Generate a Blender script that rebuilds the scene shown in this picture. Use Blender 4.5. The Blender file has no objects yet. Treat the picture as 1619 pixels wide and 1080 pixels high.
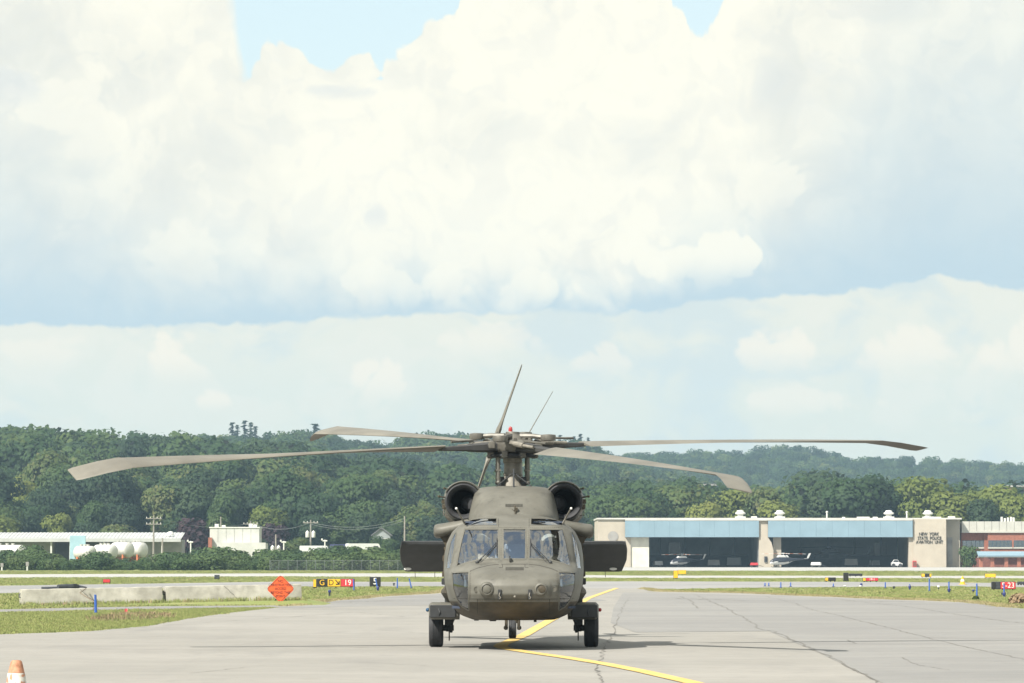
import bpy, bmesh, math, random
import numpy as np
from mathutils import Vector, Matrix
random.seed(7)
S = bpy.context.scene
C = S.collection
R = math.radians
# ------------------------------------------------------------------ camera
FPX, HOR, CAMH = 7650.0, 883.0, 1.55
PITCH = math.atan((HOR - 540.0) / FPX)
cam_d = bpy.data.cameras.new('camera')
cam_d.sensor_width = 36.0
cam_d.lens = 36.0 * FPX / 1619.0
cam_d.clip_start = 0.5
cam_d.clip_end = 30000.0
cam = bpy.data.objects.new('camera', cam_d)
C.objects.link(cam)
cam.location = (0, 0, CAMH)
cam.rotation_euler = (math.pi / 2 + PITCH, 0, 0)
S.camera = cam
# ------------------------------------------------------------------ exposure
EXPO = 1.1
vs = S.view_settings
vs.view_transform = 'Standard'
vs.look = 'None'
vs.gamma = 1.0
vs.use_curve_mapping = False
vs.exposure = EXPO
S.render.engine = 'CYCLES'
S.cycles.use_denoising = True
S.cycles.max_bounces = 6
S.cycles.diffuse_bounces = 3
S.cycles.glossy_bounces = 3
S.cycles.transparent_max_bounces = 12
S.cycles.volume_bounces = 0
S.cycles.caustics_reflective = False
S.cycles.caustics_refractive = False
# ------------------------------------------------------------------ sun
SUN = Vector((-0.64, -0.68, 1.0)).normalized()
sun_d = bpy.data.lights.new('sun', 'SUN')
sun_d.energy = 3.8
sun_d.angle = R(0.5)
sun_d.color = (1.0, 0.95, 0.86)
sun = bpy.data.objects.new('sun', sun_d)
C.objects.link(sun)
sun.rotation_euler = SUN.to_track_quat('Z', 'Y').to_euler()
# ------------------------------------------------------------------ sky: Nishita blue behind procedural cumulus clouds
world = bpy.data.worlds.new("World")
S.world = world
world.use_nodes = True
wt = world.node_tree
wt.nodes.clear()


class E:
    """tiny expression wrapper round shader sockets"""
    T = None

    def __init__(self, s):
        self.s = s

    @staticmethod
    def m(op, *a, clamp=False):
        n = E.T.nodes.new('ShaderNodeMath')
        n.operation = op
        n.use_clamp = clamp
        for i, v in enumerate(a):
            if isinstance(v, E):
                E.T.links.new(v.s, n.inputs[i])
            else:
                n.inputs[i].default_value = v
        return E(n.outputs[0])

    def __add__(a, b): return E.m('ADD', a, b)
    def __radd__(a, b): return E.m('ADD', b, a)
    def __sub__(a, b): return E.m('SUBTRACT', a, b)
    def __rsub__(a, b): return E.m('SUBTRACT', b, a)
    def __mul__(a, b): return E.m('MULTIPLY', a, b)
    def __rmul__(a, b): return E.m('MULTIPLY', b, a)
    def __truediv__(a, b): return E.m('DIVIDE', a, b)


def sstep(x, a, b):
    n = E.T.nodes.new('ShaderNodeMapRange')
    n.interpolation_type = 'SMOOTHSTEP'
    E.T.links.new(x.s, n.inputs[0])
    n.inputs[1].default_value = min(a, b)
    n.inputs[2].default_value = max(a, b)
    n.inputs[3].default_value = 0.0 if a < b else 1.0
    n.inputs[4].default_value = 1.0 if a < b else 0.0
    return E(n.outputs[0])


def vadd(v, w):
    n = E.T.nodes.new('ShaderNodeVectorMath')
    n.operation = 'ADD'
    E.T.links.new(v, n.inputs[0])
    if isinstance(w, tuple):
        n.inputs[1].default_value = w
    else:
        E.T.links.new(w, n.inputs[1])
    return n.outputs[0]


def vmul(v, w):
    n = E.T.nodes.new('ShaderNodeVectorMath')
    n.operation = 'MULTIPLY'
    E.T.links.new(v, n.inputs[0])
    n.inputs[1].default_value = w
    return n.outputs[0]


def noise(v, scale, detail=3, rough=0.5, dist=0.0, color=False):
    n = E.T.nodes.new('ShaderNodeTexNoise')
    E.T.links.new(v, n.inputs['Vector'])
    n.inputs['Scale'].default_value = scale
    n.inputs['Detail'].default_value = detail
    n.inputs['Roughness'].default_value = rough
    n.inputs['Distortion'].default_value = dist
    return n.outputs['Color'] if color else E(n.outputs['Fac'])


def voro(v, scale):
    n = E.T.nodes.new('ShaderNodeTexVoronoi')
    E.T.links.new(v, n.inputs['Vector'])
    n.inputs['Scale'].default_value = scale
    return E(n.outputs['Distance'])


def fcurve(x, pts, lo, hi):
    """piecewise curve through (pixel column, value)"""
    n = E.T.nodes.new('ShaderNodeFloatCurve')
    c = n.mapping.curves[0]
    pts = sorted(pts)
    q = [((a + 400.0) / 2419.0, (b - lo) / (hi - lo)) for a, b in pts]
    while len(c.points) < len(q):
        c.points.new(0.5, 0.5)
    for p_, (a, b) in zip(c.points, q):
        p_.location = (a, b)
        p_.handle_type = 'AUTO_CLAMPED'
    n.mapping.update()
    xx = E.m('MULTIPLY', (x + 12.095), 1 / 24.19, clamp=True)
    E.T.links.new(xx.s, n.inputs['Value'])
    return E(n.outputs[0]) * (hi - lo) + lo


def mixc(f, a, b):
    n = E.T.nodes.new('ShaderNodeMix')
    n.data_type = 'RGBA'
    if isinstance(f, E):
        E.T.links.new(f.s, n.inputs[0])
    else:
        n.inputs[0].default_value = f
    for sock, v in ((n.inputs[6], a), (n.inputs[7], b)):
        if isinstance(v, tuple):
            sock.default_value = v
        else:
            E.T.links.new(v, sock)
    return n.outputs[2]


def lin(r, g, b, k=1.0):
    f = lambda c: ((c / 255 + 0.055) / 1.055) ** 2.4 if c > 10 else c / 255 / 12.92
    return (f(r) * k, f(g) * k, f(b) * k, 1.0)


def build_sky():
    E.T = wt
    N = wt.nodes
    tc = N.new('ShaderNodeTexCoord')
    d = tc.outputs['Generated']
    sp = N.new('ShaderNodeSeparateXYZ')
    wt.links.new(d, sp.inputs[0])
    x, y, z = (E(o) for o in sp.outputs)
    U = E.m('ARCTAN2', x, y) * 76.5           # unit: about 1.3 cm per metre, azimuth
    V = E.m('ARCSINE', z) * 76.5              # elevation
    p = vmul(d, (76.5, 76.5, 76.5))
    wn = noise(p, 0.55, 2, 0.55, color=True)
    p1 = vadd(p, vmul(vadd(wn, (-.5, -.5, -.5)), (1.5, 1.5, 1.5)))

    def billow(v):
        a = voro(v, 0.95)
        b = voro(v, 2.2)
        c = voro(v, 5.0)
        f = noise(v, 9.0, 1, 0.6)
        return (1.0 - a * a * 1.6) * 0.52 + (1.0 - b * b * 1.6) * 0.28 + (1.0 - c * c * 1.6) * 0.14 + f * 0.10

    B0 = billow(p1)
    B1 = billow(vadd(p1, (-0.20, 0.0, 0.30)))
    rel = (B0 - B1)                            # lit towards the upper left
    soft = noise(p1, 0.42, 5, 0.55)
    soft2 = noise(vadd(p, (31.0, 5.0, 9.0)), 0.22, 2, 0.5)
    # --- gaps of blue: lower edge of the gaps, as elevation
    g = lambda t: [(a, (883 - b) / 100.0) for a, b in t]
    gap_edge = fcurve(U, g([(-400, -150), (300, -120), (345, -30), (366, 50), (385, 128), (400, 96), (428, 72), (465, 74),
                            (492, 98), (520, 108), (556, 94), (584, 96), (599, 122), (612, 100), (645, 76), (690, 30), (725, -6),
                            (760, -120), (1030, -120), (1062, -5), (1085, 28), (1105, 56), (1122, 36), (1148, -6), (1175, -120), (2019, -150)]), 0.0, 11.0)
    gd = V - gap_edge + (B0 - 0.62) * -0.55
    gap_soft = fcurve(U, [(-400, 1.8), (330, 1.8), (368, 1.3), (392, .15), (410, .04), (2019, .04)], 0, 2)
    gap = E.m('DIVIDE', gd + 0.02, gap_soft + 0.03, clamp=True)
    far_gap = sstep(soft2, 0.50, 0.58)         # the rest of the sky: broken cumulus
    upm = sstep(V, 9.6, 13.0)
    gap = gap * (1.0 - upm) + far_gap * upm
    # --- level base of the big bank / top of the low pale layer
    base = fcurve(U, g([(-400, 520), (0, 518), (150, 517), (280, 514), (450, 512), (600, 505), (760, 496), (900, 493), (1010, 497),
                        (1090, 480), (1200, 472), (1300, 466), (1400, 458), (1470, 447), (1540, 456), (1619, 464), (2019, 470)]), 3.0, 5.0)
    base = base + (noise(p, 2.2, 4, 0.6) - 0.5) * 0.22
    h = V - base
    L = fcurve(U, [(-400, 2.1), (0, 1.9), (150, 1.45), (280, 0.95), (500, .72), (760, .42), (940, .34), (1080, .6), (1230, 1.1),
                   (1340, 2.0), (1480, 3.0), (1619, 3.3), (2019, 2.6)], 0, 4)
    # ragged towers catching light inside the shaded base
    hh = h + (B0 - 0.62) * 0.45 + (soft - 0.5) * 1.5
    b = E.m('EXPONENT', E.m('MULTIPLY', E.m('POWER', E.m('DIVIDE', E.m('MAXIMUM', hh, 0.0), L), 1.5), -1.0), 1.0)
    # --- colour of the bank
    K = 10.0 / (2 ** EXPO) * 1.075
    white = lin(255, 251, 234, K)
    cream = lin(236, 236, 228, K)
    grey = lin(229, 230, 221, K)
    blue = lin(190, 211, 221, K)
    lowc = lin(235, 235, 221, K)
    lowd = lin(222, 229, 218, K)
    warm = lin(240, 236, 222, K)
    shade_reg = fcurve(U, [(-400, .5), (0, .50), (200, .40), (330, .30), (460, .02), (640, -.10), (1000, -.06), (1180, .14), (1290, .42),
                           (1450, .36), (1619, .34), (2019, .3)], -1, 1)
    ridge_ = voro(p1, 2.2) * 0.6 + voro(p1, 5.0) * 0.4
    gfac = E.m('ADD', (soft - 0.47) * 3.0 + shade_reg - rel * 0.35, (ridge_ - 0.42) * 0.18, clamp=True)
    col = mixc(gfac, white, grey)
    # crisp billow rims: a bright edge against the shaded side of the heap behind
    bn = noise(p1, 0.75, 6, 0.60) + (B0 - 0.6) * 0.5
    rim1 = sstep(bn, 0.52, 0.50) * sstep(bn, 0.40, 0.50)
    col = mixc(rim1 * 0.16, col, cream)
    rim2 = sstep(bn, 0.50, 0.52) * sstep(bn, 0.62, 0.54)
    col = mixc(rim2 * 0.22, col, white)
    crease = sstep(rel, -0.04, -0.26)
    col = mixc(crease * 0.25, col, cream)
    col = mixc(b * 0.96, col, blue)

    def heap(px, py, rx, ry, top=0.16):
        u0, v0 = (px - 809.5) / 100.0, (883 - py) / 100.0
        du, dv = (U - u0) * (100.0 / rx), (V - v0) * (100.0 / ry)
        f = 1.0 - du * du - dv * dv + (B0 - 0.62) * 2.6 + (soft - 0.5) * 1.6
        return sstep(f, 0.0, top * 2) * sstep(dv, -1.1, 0.25)
    # single sunlit towers standing out of the shaded base, and grey dents
    for (px, py, rx, ry, wt_) in ((1100, 408, 120, 52, .85), (1010, 425, 45, 34, .8), (1215, 300, 70, 60, .45), (850, 452, 70, 40, .5), (640, 452, 120, 38, .45),
                                  (300, 385, 70, 70, .35), (120, 200, 110, 90, .5)):
        col = mixc(heap(px, py, rx, ry) * wt_, col, white)
    for (px, py, rx, ry, wt_) in ((545, 148, 75, 16, .55), (594, 345, 24, 30, .6), (20, 150, 60, 40, .6), (1260, 150, 90, 80, .35), (1000, 250, 50, 60, .22)):
        col = mixc(heap(px, py, rx, ry, .5) * wt_, col, lin(224, 228, 226, K))
    # --- low pale layer: distant cumulus heaps, cream tops over pale blue-green bases
    q = vmul(p1, (1, 1, 1.55))
    ln = noise(q, 0.36, 6, 0.58)
    lb = ln + (B0 - 0.6) * 0.30
    heap_ = sstep(lb, 0.46, 0.64)
    rim = sstep(lb, 0.49, 0.56) * sstep(lb, 0.70, 0.56)
    wband = sstep(V, 1.6, 2.4) * sstep(V, 4.6, 3.4)
    low = mixc(sstep(V, 4.2, 1.2), lowc, lowd)
    low = mixc(sstep(ln, 0.50, 0.36) * 0.7, low, lin(208, 222, 224, K))
    low = mixc(heap_ * wband * 0.30, low, warm)
    low = mixc(rim * wband * 0.12, low, lin(249, 243, 229, K))
    for (px, py, rx, ry, wt_) in ((285, 568, 60, 44, .95), (598, 603, 44, 42, .85), (345, 634, 34, 20, .8), (1230, 556, 80, 44, .85), (1450, 560, 190, 46, .8),
                                  (960, 572, 60, 30, .6), (1610, 556, 70, 60, .7), (1250, 640, 130, 30, .5), (760, 540, 120, 30, .5), (90, 560, 90, 34, .5)):
        low = mixc(heap(px, py, rx, ry, .35) * wt_, low, lin(251, 243, 225, K))
    lo_mask = sstep(h + (B0 - 0.62) * 0.18, 0.05, -0.04)
    col = mixc(lo_mask, col, low)
    sky = N.new('ShaderNodeTexSky')
    sky.sky_type = 'NISHITA'
    sky.sun_disc = False
    sky.sun_elevation = math.asin(SUN.z)
    sky.sun_rotation = math.atan2(SUN.x, SUN.y)
    sky.air_density = 1.0
    sky.dust_density = 1.0
    sky.ozone_density = 1.0
    col = mixc(gap, col, mixc(sstep(V, 26.0, 9.0) * 0.30 + 0.38, sky.outputs[0], lin(215, 230, 229, K)))
    # below the horizon: dull ground colour
    col = mixc(sstep(V, -0.3, -2.0), col, lin(150, 150, 135, K))
    bg = N.new('ShaderNodeBackground')
    bg.inputs['Strength'].default_value = 0.1
    wt.links.new(col, bg.inputs['Color'])
    out = N.new('ShaderNodeOutputWorld')
    wt.links.new(bg.outputs[0], out.inputs['Surface'])
    world.cycles.sampling_method = 'MANUAL'
    world.cycles.sample_map_resolution = 512


build_sky()
# ================================================================== helpers
def gx(px, py):
    """ground point seen at a pixel of the 1619 px wide frame"""
    el = PITCH + math.atan((540.0 - py) / FPX)
    Y = -CAMH / math.tan(el)
    return ((px - 809.5) / FPX * Y, Y)


def at(px, py, Y):
    el = PITCH + math.atan((540.0 - py) / FPX)
    return Vector(((px - 809.5) / FPX * Y, Y, CAMH + Y * math.tan(el)))


class MB:
    """collects geometry for ONE mesh"""

    def __init__(self):
        self.v, self.f, self.m, self.M = [], [], [], None

    def add(self, vs_, fs_, mi=0):
        o = len(self.v)
        if self.M is not None:
            vs_ = [self.M @ Vector(p) for p in vs_]
        self.v += [tuple(p) for p in vs_]
        for f in fs_:
            self.f.append(tuple(i + o for i in f))
            self.m.append(mi)
        return self

    def box(self, x0, x1, y0, y1, z0, z1, mi=0, bev=0.0, tx=1.0, ty=1.0):
        """box; tx / ty narrow the top; bev chamfers all upright edges and the rims"""
        cx, cy = (x0 + x1) / 2, (y0 + y1) / 2
        hx, hy = abs(x1 - x0) / 2, abs(y1 - y0) / 2
        if bev <= 0:
            rings = [(z0, 0, 1, 1), (z1, 0, tx, ty)]
        else:
            rings = [(z0, bev, 1, 1), (z0 + bev, 0, 1, 1), (z1 - bev, 0, tx, ty), (z1, bev, tx, ty)]
        vs_, fs_ = [], []
        for (z, ins, sx, sy) in rings:
            a, b = hx * sx - ins, hy * sy - ins
            if bev <= 0:
                pts = [(-a, -b), (a, -b), (a, b), (-a, b)]
            else:
                c = bev
                pts = [(-a + c, -b), (a - c, -b), (a, -b + c), (a, b - c), (a - c, b), (-a + c, b), (-a, b - c), (-a, -b + c)]
            vs_ += [(cx + p[0], cy + p[1], z) for p in pts]
        n = len(vs_) // len(rings)
        for r in range(len(rings) - 1):
            for i in range(n):
                j = (i + 1) % n
                fs_.append((r * n + i, r * n + j, r * n + n + j, r * n + n + i))
        fs_.append(tuple(range(n - 1, -1, -1)))
        k = (len(rings) - 1) * n
        fs_.append(tuple(range(k, k + n)))
        return self.add(vs_, fs_, mi)

    def tube(self, pts, r, n=8, mi=0, cap=True):
        """round tube through points; r number or list"""
        pts = [Vector(p) for p in pts]
        rs = r if isinstance(r, (list, tuple)) else [r] * len(pts)
        vs_, fs_ = [], []
        up = None
        for i, p in enumerate(pts):
            t = (pts[min(i + 1, len(pts) - 1)] - pts[max(i - 1, 0)]).normalized()
            if up is None:
                up = t.orthogonal().normalized()
            up = (up - t * up.dot(t))
            up = up.normalized() if up.length > 1e-6 else t.orthogonal().normalized()
            w = t.cross(up)
            for k in range(n):
                a = 2 * math.pi * k / n
                vs_.append(p + (up * math.cos(a) + w * math.sin(a)) * rs[i])
        for i in range(len(pts) - 1):
            for k in range(n):
                l = (k + 1) % n
                fs_.append((i * n + k, i * n + l, i * n + n + l, i * n + n + k))
        if cap:
            fs_.append(tuple(range(n - 1, -1, -1)))
            fs_.append(tuple(range((len(pts) - 1) * n, len(pts) * n)))
        return self.add(vs_, fs_, mi)

    def lathe(self, prof, o=(0, 0, 0), axis='Z', n=24, mi=0, cap=True):
        """prof: list of (radius, height) about an axis through o"""
        o = Vector(o)
        vs_, fs_ = [], []
        for (r, h) in prof:
            for k in range(n):
                a = 2 * math.pi * k / n
                c, s = r * math.cos(a), r * math.sin(a)
                q = {'Z': (c, s, h), 'Y': (s, h, c), 'X': (h, c, s)}[axis]
                vs_.append(o + Vector(q))
        for i in range(len(prof) - 1):
            for k in range(n):
                l = (k + 1) % n
                fs_.append((i * n + k, i * n + l, i * n + n + l, i * n + n + k))
        if cap:
            if prof[0][0] > 1e-5:
                fs_.append(tuple(range(n - 1, -1, -1)))
            if prof[-1][0] > 1e-5:
                fs_.append(tuple(range((len(prof) - 1) * n, len(prof) * n)))
        return self.add(vs_, fs_, mi)

    def loft(self, rings, mi=0, cap=True, closed=True):
        n = len(rings[0])
        vs_ = [p for r in rings for p in r]
        fs_ = []
        for i in range(len(rings) - 1):
            for k in range(n if closed else n - 1):
                l = (k + 1) % n
                fs_.append((i * n + k, i * n + l, i * n + n + l, i * n + n + k))
        if cap and closed:
            fs_.append(tuple(range(n - 1, -1, -1)))
            fs_.append(tuple(range((len(rings) - 1) * n, len(rings) * n)))
        return self.add(vs_, fs_, mi)

    def ball(self, c, r, n=12, m=8, mi=0, sx=1, sy=1, sz=1):
        prof = [(max(math.sin(math.pi * i / m), 1e-6), -math.cos(math.pi * i / m)) for i in range(m + 1)]
        vs_, fs_ = [], []
        for (a, h) in prof:
            for k in range(n):
                t = 2 * math.pi * k / n
                vs_.append((c[0] + a * math.cos(t) * r * sx, c[1] + a * math.sin(t) * r * sy, c[2] + h * r * sz))
        for i in range(m):
            for k in range(n):
                l = (k + 1) % n
                fs_.append((i * n + k, i * n + l, i * n + n + l, i * n + n + k))
        return self.add(vs_, fs_, mi)

    def poly(self, pts, mi=0):
        return self.add(pts, [tuple(range(len(pts)))], mi)

    def prism(self, pts, y0, y1, mi=0):
        """outline in XZ, pushed from y0 to y1"""
        n = len(pts)
        vs_ = [(a, y0, b) for a, b in pts] + [(a, y1, b) for a, b in pts]
        fs_ = [tuple(range(n)), tuple(range(2 * n - 1, n - 1, -1))]
        fs_ += [(i, i + n, (i + 1) % n + n, (i + 1) % n) for i in range(n)]
        return self.add(vs_, fs_, mi)

    def mesh(self, name, mats, smooth=0.0):
        me = bpy.data.meshes.new(name)
        me.from_pydata(self.v, [], self.f)
        for m_ in (mats if isinstance(mats, (list, tuple)) else [mats]):
            me.materials.append(m_)
        if any(self.m):
            me.polygons.foreach_set('material_index', self.m)
        bm = bmesh.new()
        bm.from_mesh(me)
        bmesh.ops.remove_doubles(bm, verts=bm.verts, dist=1e-5)
        bmesh.ops.recalc_face_normals(bm, faces=bm.faces)
        bm.to_mesh(me)
        bm.free()
        if smooth:
            me.polygons.foreach_set('use_smooth', [True] * len(me.polygons))
            try:
                me.set_sharp_from_angle(angle=R(smooth))
            except Exception:
                pass
        return me


def obj(name, mb, mats, parent=None, smooth=0.0, loc=None, rot=None):
    me = mb if isinstance(mb, bpy.types.Mesh) else mb.mesh(name, mats, smooth)
    o = bpy.data.objects.new(name, me)
    C.objects.link(o)
    if parent is not None:
        o.parent = parent
    if loc is not None:
        o.location = loc
    if rot is not None:
        o.rotation_euler = rot
    return o


def thing(name, label, cat, loc=(0, 0, 0), rotz=0.0, group=None):
    o = bpy.data.objects.new(name, None)
    C.objects.link(o)
    o.empty_display_size = 0.3
    o.location = loc
    o.rotation_euler = (0, 0, rotz)
    return tag(o, label, cat, group)


def tag(o, label, cat=None, group=None):
    o['label'] = label
    if cat:
        o['category'] = cat
    if group:
        o['group'] = group
    return o


def struct(o, label=None, kind='structure'):
    o['kind'] = kind
    if label:
        o['label'] = label
    return o


def dup(root, loc, rotz=0.0, label=None, group=None, scale=None):
    kids = {}
    for ch in root.children:
        kids[ch] = list(ch.children)
    r = root.copy()
    C.objects.link(r)
    r.location = loc
    r.rotation_euler = (0, 0, rotz)
    if scale is not None:
        r.scale = scale if isinstance(scale, tuple) else (scale,) * 3
    if label:
        r['label'] = label
    if group:
        r['group'] = group
    for ch, gs in kids.items():
        c = ch.copy()
        C.objects.link(c)
        c.parent = r
        for g_ in gs:
            d_ = g_.copy()
            C.objects.link(d_)
            d_.parent = c
    return r


# ------------------------------------------------------------------ materials
def mat(name, col, rough=0.6, metal=0.0, var=0.12, scale=3.0, bump=0.0, bscale=None, col2=None, spec=0.5, detail=4, streak=0.0):
    """principled paint with mottled wear: col drifts to col2 (or +-var) by noise in object space"""
    m = bpy.data.materials.new(name)
    m.use_nodes = True
    nt = m.node_tree
    b = nt.nodes['Principled BSDF']
    E.T = nt
    tc = nt.nodes.new('ShaderNodeTexCoord')
    n1 = noise(tc.outputs['Object'], scale, detail, 0.6)
    c1 = tuple(max(0, c * (1 - var)) for c in col[:3]) + (1,)
    c2 = tuple(min(1, c * (1 + var)) for c in (col2 or col)[:3]) + (1,)
    cc = mixc(sstep(n1, 0.3, 0.7), c1, c2)
    if streak:                                  # rain-washed grime and oil runs
        st = noise(vmul(tc.outputs['Object'], (7, 7, .9)), 1.0, 4, .65)
        bl = noise(tc.outputs['Object'], 2.3, 5, .7)
        cc = mixc(sstep(st, .50, .72) * sstep(bl, .40, .62) * streak, cc, tuple(c * .55 for c in col[:3]) + (1,))
        cc = mixc(sstep(noise(tc.outputs['Object'], 14, 5, .7), .62, .72) * streak * .7, cc, tuple(min(1, c * 1.35) for c in col[:3]) + (1,))
    nt.links.new(cc, b.inputs['Base Color'])
    b.inputs['Roughness'].default_value = rough
    b.inputs['Metallic'].default_value = metal
    b.inputs['Specular IOR Level'].default_value = spec
    if bump:
        bp = nt.nodes.new('ShaderNodeBump')
        bp.inputs['Strength'].default_value = bump
        bp.inputs['Distance'].default_value = 0.02
        nb = noise(tc.outputs['Object'], bscale or scale * 6, 4, 0.6)
        nt.links.new(nb.s, bp.inputs['Height'])
        nt.links.new(bp.outputs[0], b.inputs['Normal'])
    return m


def glass(name, tint=(0.8, 0.88, 0.9), refl=0.12, wob=0.0):
    """thin glazing: tinted see-through with a clear-coat reflection"""
    m = bpy.data.materials.new(name)
    m.use_nodes = True
    nt = m.node_tree
    nt.nodes.clear()
    E.T = nt
    out = nt.nodes.new('ShaderNodeOutputMaterial')
    tr = nt.nodes.new('ShaderNodeBsdfTransparent')
    tr.inputs[0].default_value = tint + (1,)
    gl = nt.nodes.new('ShaderNodeBsdfGlossy')
    gl.inputs['Roughness'].default_value = 0.03
    gl.inputs['Color'].default_value = (0.95, 0.97, 1, 1)
    if wob:
        tc = nt.nodes.new('ShaderNodeTexCoord')
        bp = nt.nodes.new('ShaderNodeBump')
        bp.inputs['Strength'].default_value = wob
        bp.inputs['Distance'].default_value = 0.08
        nt.links.new(noise(vmul(tc.outputs['Object'], (4, 4, .8)), 1.0, 1, .5).s, bp.inputs['Height'])
        nt.links.new(bp.outputs[0], gl.inputs['Normal'])
    fr = nt.nodes.new('ShaderNodeLayerWeight')
    fr.inputs[0].default_value = 0.35
    f = E(fr.outputs['Fresnel']) * 0.9 + refl
    mx = nt.nodes.new('ShaderNodeMixShader')
    nt.links.new(E.m('MINIMUM', f, 0.85).s, mx.inputs[0])
    nt.links.new(tr.outputs[0], mx.inputs[1])
    nt.links.new(gl.outputs[0], mx.inputs[2])
    nt.links.new(mx.outputs[0], out.inputs[0])
    return m


def leaf_mat(name, ramp, trans=0.25, rough=0.7, upright=0.0, dome=0.0, zc=8.0):
    """foliage: hue differs from plant to plant and clump to clump"""
    m = bpy.data.materials.new(name)
    m.use_nodes = True
    nt = m.node_tree
    b = nt.nodes['Principled BSDF']
    E.T = nt
    oi = nt.nodes.new('ShaderNodeObjectInfo')
    tc = nt.nodes.new('ShaderNodeTexCoord')
    n1 = noise(tc.outputs['Object'], 0.45, 2, 0.6)
    f = E.m('ADD', E(oi.outputs['Random']) * 0.8, (n1 - 0.5) * 0.9 + 0.1, clamp=True)
    cr = nt.nodes.new('ShaderNodeValToRGB')
    el = cr.color_ramp.elements
    while len(el) < len(ramp):
        el.new(0.5)
    for e_, (p_, c_) in zip(el, ramp):
        e_.position = p_
        e_.color = tuple(c_) + (1,)
    nt.links.new(f.s, cr.inputs[0])
    nt.links.new(cr.outputs[0], b.inputs['Base Color'])
    b.inputs['Roughness'].default_value = rough
    b.inputs['Specular IOR Level'].default_value = 0.25
    tl = nt.nodes.new('ShaderNodeBsdfTranslucent')
    nt.links.new(cr.outputs[0], tl.inputs[0])
    if dome:                                    # leaves face outwards from the middle of the crown
        ge = nt.nodes.new('ShaderNodeNewGeometry')
        vt = nt.nodes.new('ShaderNodeVectorTransform')
        vt.vector_type = 'VECTOR'
        vt.convert_from = 'OBJECT'
        vt.convert_to = 'WORLD'
        nv_ = nt.nodes.new('ShaderNodeVectorMath')
        nv_.operation = 'NORMALIZE'
        nt.links.new(vadd(tc.outputs['Object'], (0, 0, -zc)), vt.inputs[0])
        nt.links.new(vt.outputs[0], nv_.inputs[0])
        nn = vadd(vmul(ge.outputs['Normal'], (1 - dome,) * 3), vmul(nv_.outputs[0], (dome,) * 3))
        nt.links.new(nn, b.inputs['Normal'])
    if upright:                                 # short turf: blades shade like the lawn they form
        ge = nt.nodes.new('ShaderNodeNewGeometry')
        nn = vadd(vmul(ge.outputs['Normal'], (1 - upright,) * 3), (0, 0, upright))
        nt.links.new(nn, b.inputs['Normal'])
        nt.links.new(nn, tl.inputs['Normal'])
    mx = nt.nodes.new('ShaderNodeMixShader')
    mx.inputs[0].default_value = trans
    nt.links.new(b.outputs[0], mx.inputs[1])
    nt.links.new(tl.outputs[0], mx.inputs[2])
    nt.links.new(mx.outputs[0], nt.nodes['Material Output'].inputs[0])
    return m
# ================================================================== ground, pavements, markings
def ground_mat(name, ca, cb, cc, s1, s2, rough=0.9, bump=0.0, streak=None, thr=(0.35, 0.65)):
    m = bpy.data.materials.new(name)
    m.use_nodes = True
    nt = m.node_tree
    b = nt.nodes['Principled BSDF']
    E.T = nt
    ge = nt.nodes.new('ShaderNodeNewGeometry')
    p = ge.outputs['Position']
    a = noise(p, s1, 5, 0.62)
    f = noise(p, s2, 4, 0.65)
    col = mixc(sstep(a, *thr), ca, cb)
    col = mixc(sstep(f, 0.42, 0.72) * 0.6, col, cc)
    if streak:
        for (vec, sc, lo, hi, amt, c) in streak:
            st = noise(vmul(p, vec), sc, 5, 0.62)
            col = mixc(sstep(st, lo, hi) * amt, col, c)
    nt.links.new(col, b.inputs['Base Color'])
    b.inputs['Roughness'].default_value = rough
    b.inputs['Specular IOR Level'].default_value = 0.25
    if bump:
        bp = nt.nodes.new('ShaderNodeBump')
        bp.inputs['Strength'].default_value = bump
        bp.inputs['Distance'].default_value = 0.03
        nt.links.new(f.s, bp.inputs['Height'])
        nt.links.new(bp.outputs[0], b.inputs['Normal'])
    return m


M_turf = ground_mat('turf', (.165, .205, .06, 1), (.215, .235, .085, 1), (.27, .25, .12, 1), 0.06, 0.9, 0.95,
                    streak=[((.25, 1, 1), .25, .45, .7, .5, (.24, .235, .11, 1))])
M_concrete = ground_mat('apron_concrete', (0.247, 0.238, 0.216, 1), (0.281, 0.269, 0.245, 1), (0.221, 0.210, 0.193, 1), 0.12, 2.2, 0.85,
                        bump=0.15,
                        streak=[((1, .14, 1), .55, .48, .72, .55, (0.194, 0.188, 0.176, 1)),
                                ((.12, .9, 1), .42, .50, .70, .40, (0.308, 0.296, 0.270, 1)),
                                ((1, 1, 1), .9, .62, .74, .45, (0.167, 0.163, 0.155, 1)),
                                ((.06, 1, 1), 1.6, .58, .72, .35, (0.180, 0.177, 0.170, 1))])
M_asphalt = ground_mat('apron_asphalt', (0.206, 0.202, 0.195, 1), (0.242, 0.238, 0.226, 1), (0.177, 0.174, 0.168, 1), 0.10, 1.6, 0.85,
                       bump=0.15,
                       streak=[((.15, 1, 1), .5, .48, .70, .5, (0.270, 0.263, 0.248, 1)),
                               ((.5, 1, 1), .12, .5, .68, .45, (0.171, 0.170, 0.168, 1))])
M_taxi = ground_mat('taxiway_pavement', (0.233, 0.233, 0.230, 1), (0.281, 0.276, 0.268, 1), (0.211, 0.209, 0.210, 1), 0.03, 0.4, 0.9)
M_taxi_pale = ground_mat('runway_concrete', (0.342, 0.339, 0.322, 1), (0.389, 0.383, 0.359, 1), (0.312, 0.308, 0.292, 1), 0.03, 0.4, 0.9)
M_path = ground_mat('path_asphalt', (.20, .195, .19, 1), (.25, .245, .235, 1), (.17, .168, .165, 1), 0.5, 6, 0.9)
M_yellow = ground_mat('yellow_line_paint', (.56, .375, .105, 1), (.62, .44, .15, 1), (.46, .35, .18, 1), 0.8, 5, 0.7,
                      streak=[((1, .3, 1), 4, .60, .70, .6, (.40, .36, .26, 1))])
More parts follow.
